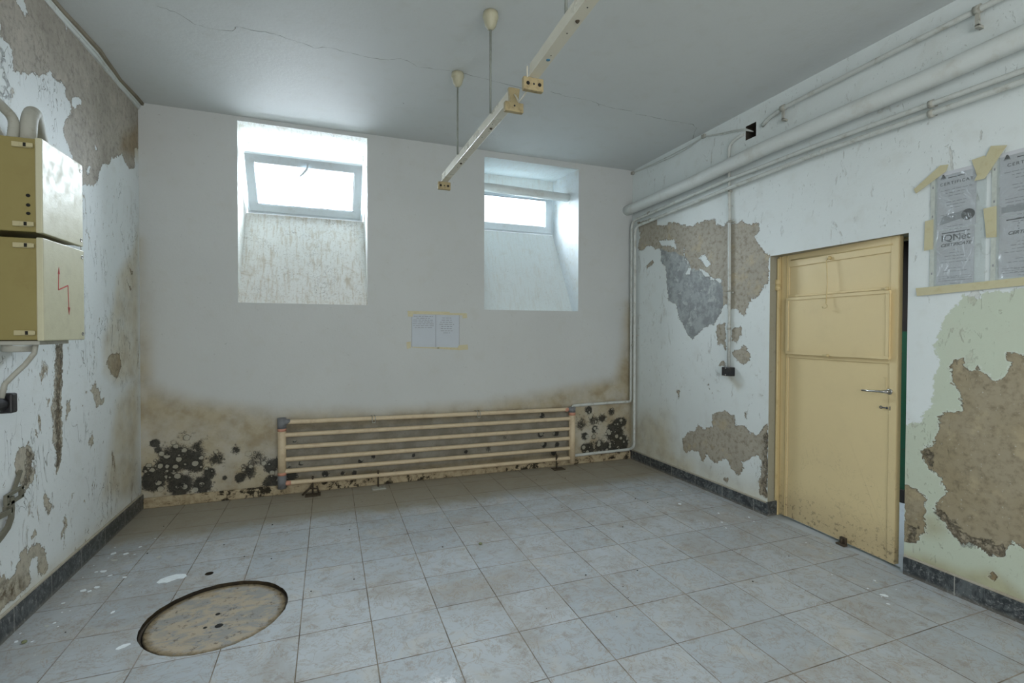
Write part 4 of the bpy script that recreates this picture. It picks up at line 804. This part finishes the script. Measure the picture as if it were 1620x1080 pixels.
def corr(name, label, path, r, parent=None):
    t = thing(name, label, 'conduit', (0, 0, 0)); P = fillet(path, .08, 14); Q = [P[0]]
    for a, b_ in zip(P, P[1:]):
        k = max(1, int((b_-a).length/.006))
        for i in range(1, k+1): Q.append(a.lerp(b_, i/k))
    b = MB(); b.tube(Q, r, 16, rs=[r*(1+.05*(i % 2)) for i in range(len(Q))]); b.build('ribbed_sleeve', M['conduit_grey'], t); return t
corr('flexible_conduit', 'ribbed grey conduit bending left out of the upper cabinet top', [(.11, 2.80, 2.295), (.11, 2.82, 2.40), (.09, 2.76, 2.435), (.06, 2.55, 2.50)], .019)
corr('flexible_conduit', 'darker conduit loop lying behind the ribbed one on the cabinet top', [(.055, 2.86, 2.295), (.05, 2.80, 2.36), (.03, 2.70, 2.42), (.03, 2.58, 2.56)], .015)
gl = thing('cable_gland', 'round white cable gland under the lower cabinet', 'cable gland', (0, 0, 0))
b = MB(); b.lathe((.115, 2.83, 1.392), (0, 0, -1), [(0, .05), (.012, .048), (.02, .040), (.03, .03), (.03, 0)], 24); b.build('dome', M['white_pipe'], gl)
b = MB(); b.lathe((.105, 2.84, 1.385), (0, 0, -1), [(0, .058), (.03, .058), (.034, .052), (.034, .036)], 40); b.build('ribbed_ring', M['conduit_grey'], gl)
b = MB(); b.tube([(.185, 2.80, 1.40), (.178, 2.80, 1.345), (.15, 2.79, 1.295), (.115, 2.78, 1.25), (.09, 2.765, 1.21), (.085, 2.75, 1.15)], .0105, 12)
tagit(b.build('hanging_cable', M['conduit_grey']), 'thick beige cable dropping from the lower cabinet to the black connector', 'cable')
pl = thing('black_connector', 'black cable connector hanging on the left wall below the cabinets', 'connector', (0, 0, 0))
b = MB(); b.tube([(.055, 2.60, 1.115), (.055, 2.80, 1.12)], .034, 20); b.build('body', M['black'], pl)
b = MB(); b.box((.012, 2.80, 1.075), (.098, 2.845, 1.165)); b.build('end_cap', M['black'], pl, .008)
b = MB(); b.box((0, 2.70, 1.10), (.03, 2.74, 1.13)); b.build('wall_mount', M['black'], pl)
brk = thing('forked_bracket', 'grey metal bracket with a slotted eye fixed low on the left wall', 'bracket', (0, 0, 0))
b = MB()
def strip(pts, w_, x, th):
    P = [Vector((0, *p)) for p in pts]; Ls = []; Rs = []
    for i in range(len(P)):
        d_ = (P[min(i+1, len(P)-1)]-P[max(0, i-1)]).normalized(); n_ = Vector((0, -d_.z, d_.y))*w_/2; Ls.append(P[i]+n_); Rs.append(P[i]-n_)
    for i in range(len(P)-1): b.prism([(x, Ls[i].y, Ls[i].z), (x, Ls[i+1].y, Ls[i+1].z), (x, Rs[i+1].y, Rs[i+1].z), (x, Rs[i].y, Rs[i].z)], (1, 0, 0), th)
strip([(2.70, .605), (2.80, .600), (2.90, .596), (2.945, .598)], .024, .012, .014)
strip([(2.945, .66), (2.950, .60), (2.945, .56), (2.92, .525), (2.87, .500), (2.80, .475), (2.70, .445)], .026, .012, .014)
for a, c_ in (((2.905, .630), (3.035, .638)), ((2.905, .672), (3.035, .680))): strip([a, c_], .014, .012, .014)
for a, c_ in (((2.912, .630), (2.912, .676)), ((3.028, .634), (3.028, .684))): strip([a, c_], .018, .012, .014)
strip([(2.985, .672), (3.045, .760)], .016, .004, .012)
b.box((0, 2.92, .59), (.014, 2.95, .62)); b.build('plate', M['bracket'], brk)

# ---------------------------------------------------------------- manhole
mh = thing('manhole_cover', 'round dirty manhole cover sunk in the tiled floor', 'manhole cover', (0.903, 2.803, -.05))
b = MB(); n_ = 64; random.seed(9)
prof = [(0, 0), (0, .310), (.030, .313), (.040, .312), (.042, .306), (.038, .300), (.041, .29), (.044, .18), (.045, 0)]
b.lathe((0, 0, 0), (0, 0, 1), prof, 72)
def lidm():
    q = NT('manhole_concrete'); a = q.noise(7, 6, .7, .6, vec=q.mapped((1.2, 2.6, 1))); b_ = q.noise(30, 6, .75, off=3); e = q.noise(4, 4, off=8)
    c = q.mix(q.ss(a, .44, .58), (.45, .385, .29), (.32, .32, .30)); c = q.mix(q.mul(q.ss(b_, .55, .66), .8), c, (.12, .10, .075)); c = q.mix(q.ss(e, .55, .7, 0, .5), c, (.30, .22, .10))
    sp = q.n('ShaderNodeVectorMath', operation='LENGTH'); sp_v = q.mapped((1, 1, 0)); q.put(sp.inputs[0], sp_v); rr = q.add(sp.outputs['Value'], q.mul(q.sub(b_, .5), .05))
    c = q.mix(q.mul(q.ss(rr, .27, .305), .8), c, (.17, .12, .05)); c = q.mix(q.mul(q.ss(rr, .300, .316), .8), c, (.03, .022, .012))
    return q.out(c, .85, q.bump(q.add(a, b_), .008), spec=.2)
b.build('lid', lidm(), mh)
b = MB(); b.lathe((-.006, .012, .0440), (0, 0, 1), [(0, .0), (0, .011), (.0022, .011), (.0022, 0)], 14); b.build('lifting_hole', M['hole'], mh); b = MB(); b.lathe((.02, -.10, .0436), (0, 0, 1), [(0, 0), (0, .020), (.0018, .018), (.0018, 0)], 9); b.build('chipped_hole', M['hole'], mh); b = MB(); b.lathe((-.04, -.095, .0436), (0, 0, 1), [(0, 0), (0, .010), (.0018, .009), (.0018, 0)], 7); b.build('chipped_hole', M['hole'], mh)
b = MB()
for k in range(72):
    a0, a1 = 2*math.pi*k/72, 2*math.pi*(k+1)/72; ro, ri = .330, .316
    P_ = lambda a, r_, z: (r_*math.cos(a)-.006, r_*math.sin(a)+.009, z)
    b.hexa([P_(a0, ri, 0), P_(a0, ro-.003, 0), P_(a1, ro-.003, 0), P_(a1, ri, 0), P_(a0, ri, .030), P_(a0, ro-.003, .030), P_(a1, ro-.003, .030), P_(a1, ri, .030)])
b.build('rim', M['rust'], mh)

# ---------------------------------------------------------------- debris on the floor
def chip(name, x, y, s, seed, mat, th=.0015, asp=1, rot=0, n=9):
    random.seed(seed); pts = []
    for k in range(n):
        a = 2*math.pi*k/n; r_ = s*random.uniform(.65, 1.15); px, py = r_*math.cos(a), r_*math.sin(a)*asp
        pts.append((px*math.cos(rot)-py*math.sin(rot), px*math.sin(rot)+py*math.cos(rot), 0))
    b = MB(); b.prism(pts, (0, 0, 1), th); o = b.build(name, mat); o.location = (x, y, .0002); return o
o = MB(); o.prism([(-.07, -.03, 0), (-.055, -.045, 0), (-.03, -.042, 0), (-.015, -.05, 0), (.03, -.02, 0), (.062, -.025, 0), (.072, .0, 0), (.06, .03, 0), (.01, .045, 0), (-.03, .03, 0), (-.062, .005, 0)], (0, 0, 1), .002)
o = o.build('paint_flake', M['flake']); o.location = (.572, 3.305, .0002); tagit(o, 'largest white paint flake lying between the drain hole and left wall', 'paint flake')
o = chip('paint_flake', .505, 2.70, .035, 4, M['flake'], asp=.45, rot=.5); o.location = (.545, 2.665, .0002); tagit(o, 'thin white paint flake touching the left edge of the manhole', 'paint flake')
random.seed(21); ch = None; spots = []
def free(x, y): return math.hypot(x-MC[0], y-MC[1]) > .38 and math.hypot(x-HC[0], y-HC[1]) > .05 and math.hypot(x-.57, y-3.3) > .09
for cx_, cy_, sx_, sy_, k in ((.10, 3.42, .05, .22, 12), (.30, 3.08, .16, .26, 12), (.25, 3.76, .10, .12, 9), (.12, 2.95, .08, .2, 5), (.55, 2.45, .2, .14, 4), (4.25, 3.5, .22, .28, 9), (4.35, 2.92, .12, .10, 6), (4.45, 2.0, .12, .2, 8), (4.35, 1.7, .15, .2, 4)):
    while k:
        x, y = random.gauss(cx_, sx_), random.gauss(cy_, sy_)
        if .03 < x < W-.03 and free(x, y): spots.append((x, y, random.choice((.005, .007, .009, .013, .020)), random.uniform(0, 3), 0 if cx_ < 2 else 1)); k -= 1
protos = [chip('paint_flake', 0, 0, 1.0, s_, M['flake'] if s_ % 3 else M['flake_dull'], th=.10, asp=.7, n=7) for s_ in range(6)]
for i, (x, y, s_, a, side) in enumerate(spots):
    o = protos[i] if i < 6 else protos[i % 6].copy()
    if i >= 6: COL.objects.link(o)
    o.location = (x, y, .0002); o.scale = (s_, s_, s_); o.rotation_euler = (0, 0, a)
    tagit(o, ('small pale paint flake fallen on the floor tiles near the left wall', 'small pale paint flake fallen on the floor tiles near the door wall')[side], 'paint flake', ('paint flakes by the left wall', 'paint flakes by the door wall')[side])
def pebble(name, x, y, s, mat, seed):
    random.seed(seed); b = MB(); prof = [(0, 0), (.1*s, .8*s), (.5*s, 1.0*s), (.9*s, .7*s), (1.1*s, 0)]; b.lathe((0, 0, 0), (0, 0, 1), prof, 8)
    b.v = [(v[0]*random.uniform(.75, 1.15), v[1]*random.uniform(.75, 1.1), v[2]) for v in b.v]; o = b.build(name, mat); o.location = (x, y, 0); return o
tagit(pebble('pebble', 2.401, 3.123, .013, M['stone'], 3), 'greenish pebble lying alone on the middle of the tiled floor', 'pebble')
tagit(pebble('pebble', .107, 2.85, .012, M['stone'], 8), 'brown grey pebble on the floor left of the manhole', 'pebble')
cr_ = pebble('crumb', 0, 0, .006, M['stone_dark'], 5); random.seed(31)
for i in range(34):
    o = cr_ if i == 0 else cr_.copy()
    if i: COL.objects.link(o)
    while True:
        x, y = random.uniform(.2, 4.3), random.uniform(2.0, 4.35)
        if free(x, y) and abs(x-2.4)+abs(y-3.12) > .1: break
    s_ = random.uniform(.5, 1.1); o.location = (x, y, 0); o.scale = (s_, s_, s_*.7); tagit(o, 'tiny dark crumb of dirt lying on the floor tiles', 'crumb', 'dark crumbs scattered over the floor')

# ---------------------------------------------------------------- papers
def font(parent, body, size, loc, mat, wall, align='CENTER', shear=0, bold=0, name='lettering', sx=1.0):
    c_ = bpy.data.curves.new(name, 'FONT'); c_.body = body; c_.size = size; c_.align_x = align; c_.extrude = .0002; c_.shear = shear; c_.offset = bold; c_.space_character = sx
    tmp = bpy.data.objects.new('text_outline', c_); COL.objects.link(tmp)
    me = bpy.data.meshes.new_from_object(tmp); bpy.data.objects.remove(tmp); bpy.data.curves.remove(c_)
    R_ = Matrix(((0, 0, -1), (-1, 0, 0), (0, 1, 0))) if wall == 'R' else Matrix(((1, 0, 0), (0, 0, -1), (0, 1, 0)))
    me.transform(Matrix.Translation(loc) @ R_.to_4x4()); me.materials.clear(); me.materials.append(mat)
    o = bpy.data.objects.new(name, me); COL.objects.link(o); o.parent = parent; return o
def lines(mb, wall, rows, off, seed):
    """rows: (centre, z, width, height, dashes) thin printed lines"""
    random.seed(seed)
    for c_, z, w_, h_, dash in rows:
        u = -w_/2
        while u < w_/2:
            L = min(random.uniform(.5, 1.6)*dash, w_/2-u)
            if wall == 'R':  mb.box((W-off-.0003, c_-u-L, z-h_/2), (W-off, c_-u, z+h_/2))
            else: mb.box((c_+u, D-off-.0003, z-h_/2), (c_+u+L, D-off, z+h_/2))
            u += L+dash*.28
def tape(parent, pts, wall, off=.003, name='tape'):
    b = MB()
    if wall == 'R': b.prism([(W-off, y, z) for y, z in pts], (-1, 0, 0), .0006)
    else: b.prism([(x, D-off, z) for x, z in pts], (0, -1, 0), .0006)
    return b.build(name, M['tape'], parent)
# two notices on the back wall
for (x0, x1, z0, z1, lab, rows) in ((2.190, 2.418, 1.297, 1.612, 'left one of two grey typed notices taped to the back wall', [(2.30, 1.595-.018*i, w_, .0042, .03) for i, w_ in enumerate((.19, .14, .20, .20, .21, .20, .17))]),
                                    (2.425, 2.655, 1.290, 1.612, 'right one of two grey typed notices taped to the back wall', [(2.53, 1.582-.021*i, w_, .0042, .03) for i, w_ in enumerate((.09, .10, .13, .15, .11, .12, .12, .07))])):
    t = thing('paper_notice', lab, 'paper', (0, 0, 0), 'typed notices on the back wall')
    b = MB(); b.box((x0, D-.0022, z0), (x1, D-.0008, z1)); b.build('sheet', M['paper_back'], t)
    b = MB(); lines(b, 'B', rows, .0022, int(x0*100)); b.build('typed_lines', M['ink'], t)
    if x0 < 2.3:
        tape(t, [(2.145, 1.645), (2.56, 1.645), (2.56, 1.612), (2.20, 1.618), (2.195, 1.590), (2.150, 1.592)], 'B'); tape(t, [(2.135, 1.345), (2.175, 1.350), (2.178, 1.290), (2.14, 1.278)], 'B'); tape(t, [(2.19, 1.300), (2.45, 1.292), (2.45, 1.278), (2.19, 1.292)], 'B')
        b = MB(); b.box((x0-.004, D-.003, z0), (x0, D-.0008, z1)); b.box((x1, D-.003, z0), (x1+.006, D-.0008, z1)); b.build('sleeve_edge', M['ink_soft'], t)
    else:
        tape(t, [(2.56, 1.632), (2.735, 1.632), (2.740, 1.585), (2.692, 1.580), (2.690, 1.612), (2.56, 1.612)], 'B'); tape(t, [(2.44, 1.297), (2.64, 1.288), (2.655, 1.312), (2.745, 1.318), (2.75, 1.268), (2.66, 1.262), (2.44, 1.280)], 'B')
        b = MB(); b.box((x1, D-.003, z0), (x1+.004, D-.0008, z1)); b.build('sleeve_edge', M['ink_soft'], t)

def certificate(label, ya, yb, z0, z1, head, mid_, head2, dark, seed):
    """ya = edge nearer the door (left in view), yb = right edge"""
    t = thing('certificate', label, 'certificate', (0, 0, 0), 'certificates taped beside the door'); c_ = (ya+yb)/2; w_ = ya-yb
    b = MB(); zm = (z0+z1)/2-.01
    b.box((W-.0022, yb, zm+.004), (W-.0008, ya, z1)); b.box((W-.0022, yb+.004, z0), (W-.0008, ya-.002, zm)); b.build('sheet', M['paper'], t)
    rows = [(c_, z1-.105-.017*i, w_*f, .0028, .02) for i, f in enumerate((.82, .55, .40, .0, .52, .48, .30, .0, .78, .76, .74, .0, .45, .32, .36, .50))]
    rows += [(c_, zm-.115-.017*i, w_*f, .0026, .02) for i, f in enumerate((.1, .30, .55, .50, .78, .0, .35, .62, .0, .40, .55, .25, .50))]
    rows += [(c_+w_*.0, z0+.020+.012*i, w_*.86, .002, .012) for i in range(3)]
    rows = [r_ for r_ in rows if r_[2] > .01]
    b = MB(); lines(b, 'R', rows, .0022, seed); b.build('printed_lines', M['ink'], t)
    font(t, head, .0225, (W-.0024, c_, z1-.076), M['ink_dark'], 'R', sx=1.3, bold=.0002)
    b = MB(); b.box((W-.0026, c_-.038, z1-.040), (W-.0022, c_+.038, z1-.035)); b.box((W-.0026, c_-w_*.36, zm-.022), (W-.0022, c_+w_*.36, zm-.016)); b.build('rule', M['ink_dark'], t)
    b = MB(); yy = ya-.028; zz = z1-.030
    b.box((W-.0026, yy-.014, zz-.010), (W-.0022, yy+.014, zz-.008)); b.prism([(W-.0022, yy+.012, zz-.006), (W-.0022, yy-.012, zz-.006), (W-.0022, yy-.003, zz+.016), (W-.0022, yy+.003, zz+.016)], (-1, 0, 0), .0004); b.build('emblem', M['ink_dark'], t)
    if mid_: font(t, mid_, .050, (W-.0024, c_, zm-.064), M['ink_dark'], 'R', bold=.0008)
    else:
        b = MB()
        for k in range(12):
            a = 2*math.pi*k/12; b.lathe((W-.0022, c_+.03*math.cos(a), zm-.055+.028*math.sin(a)), (-1, 0, 0), [(0, 0), (0, .0028), (.0004, .0028), (.0004, 0)], 6)
        b.build('star_circle', M['ink'], t)
    font(t, head2, .0235, (W-.0024, c_, zm-.094), M['ink_dark'], 'R', shear=.35, bold=.0005)
    if dark:
        b = MB(); b.prism([(W-.0022, ya-.012, zm+.030), (W-.0022, ya-.030, zm+.078), (W-.0022, c_, zm+.085), (W-.0022, yb+.050, zm+.092), (W-.0022, yb+.050, zm+.052), (W-.0022, c_, zm+.045)], (-1, 0, 0), .0005); b.build('grey_band', M['ink_soft'], t)
        b = MB(); P_ = [(W-.0028, yb+.033+.030*math.cos(a), zm+.066+.030*math.sin(a)*1.0) for a in [2*math.pi*k/22 for k in range(22)]]; b.prism(P_, (-1, 0, 0), .0004); b.build('seal', M['ink_dark'], t)
    else:
        b = MB(); b.box((W-.0027, yb, zm+.02), (W-.0022, ya-.01, zm+.050)); b.build('grey_band', M['ink_soft'], t)
    b = MB(); b.box((W-.0045, yb-.045, z0-.02), (W-.004, ya+.022, z1-.02)); b.build('plastic_sleeve', M['sleeve'], t)
    b = MB(); b.box((W-.005, ya+.010, z0-.02), (W-.0038, ya+.030, z1-.03)); b.build('sleeve_edge', M['tape_clear'], t)
    for k in range(4): z = z0+.06+k*(z1-z0-.14)/3; b = MB(); b.box((W-.0056, ya+.017, z), (W-.005, ya+.022, z+.012)); b.build('punch_hole', M['ink'], t)
    return t
M['tape_clear'] = plain('clear_edge_strip', (.56, .60, .55), .2)
c1 = certificate('white certificate in a plastic sleeve taped just right of the door', 1.742, 1.566, 1.722, 2.352, 'CERTIFICAT', 'IQNet', 'CERTIFICATE', True, 3)
c2 = certificate('second taped certificate cut off by the right edge of the photo', 1.470, 1.262, 1.735, 2.372, 'CERTIFICAT', '', 'CERTIFICATE', False, 5)
tape(c1, [(1.858, 2.296), (1.845, 2.268), (1.700, 2.352), (1.688, 2.388), (1.728, 2.395)], 'R', .007)
tape(c1, [(1.798, 2.095), (1.756, 2.098), (1.756, 1.928), (1.800, 1.925)], 'R', .007)
tape(c1, [(1.585, 2.378), (1.530, 2.384), (1.500, 2.300), (1.560, 2.285)], 'R', .007); tape(c1, [(1.575, 2.285), (1.545, 2.262), (1.480, 2.41), (1.440, 2.395+.03), (1.490, 2.44), (1.52, 2.42)][:0] or [(1.572, 2.262), (1.528, 2.262), (1.440, 2.405), (1.505, 2.425)], 'R', .0085)
tape(c2, [(1.532, 2.105), (1.478, 2.108), (1.476, 1.946), (1.518, 1.950)], 'R', .007)
b = MB(); b.prism([(W-.0088, y, z) for y, z in [(1.838, 1.712), (1.60, 1.718), (1.37, 1.728), (.95, 1.730), (.95, 1.690), (1.37, 1.686), (1.60, 1.676), (1.832, 1.665)]], (-1, 0, 0), .0006)
b.box((W-.0085, 1.83, 1.67), (W, 1.833, 1.71)); tagit(b.build('adhesive_tape', M['tape']), 'long horizontal strip of yellowed tape along the bottom of the certificates', 'adhesive tape')
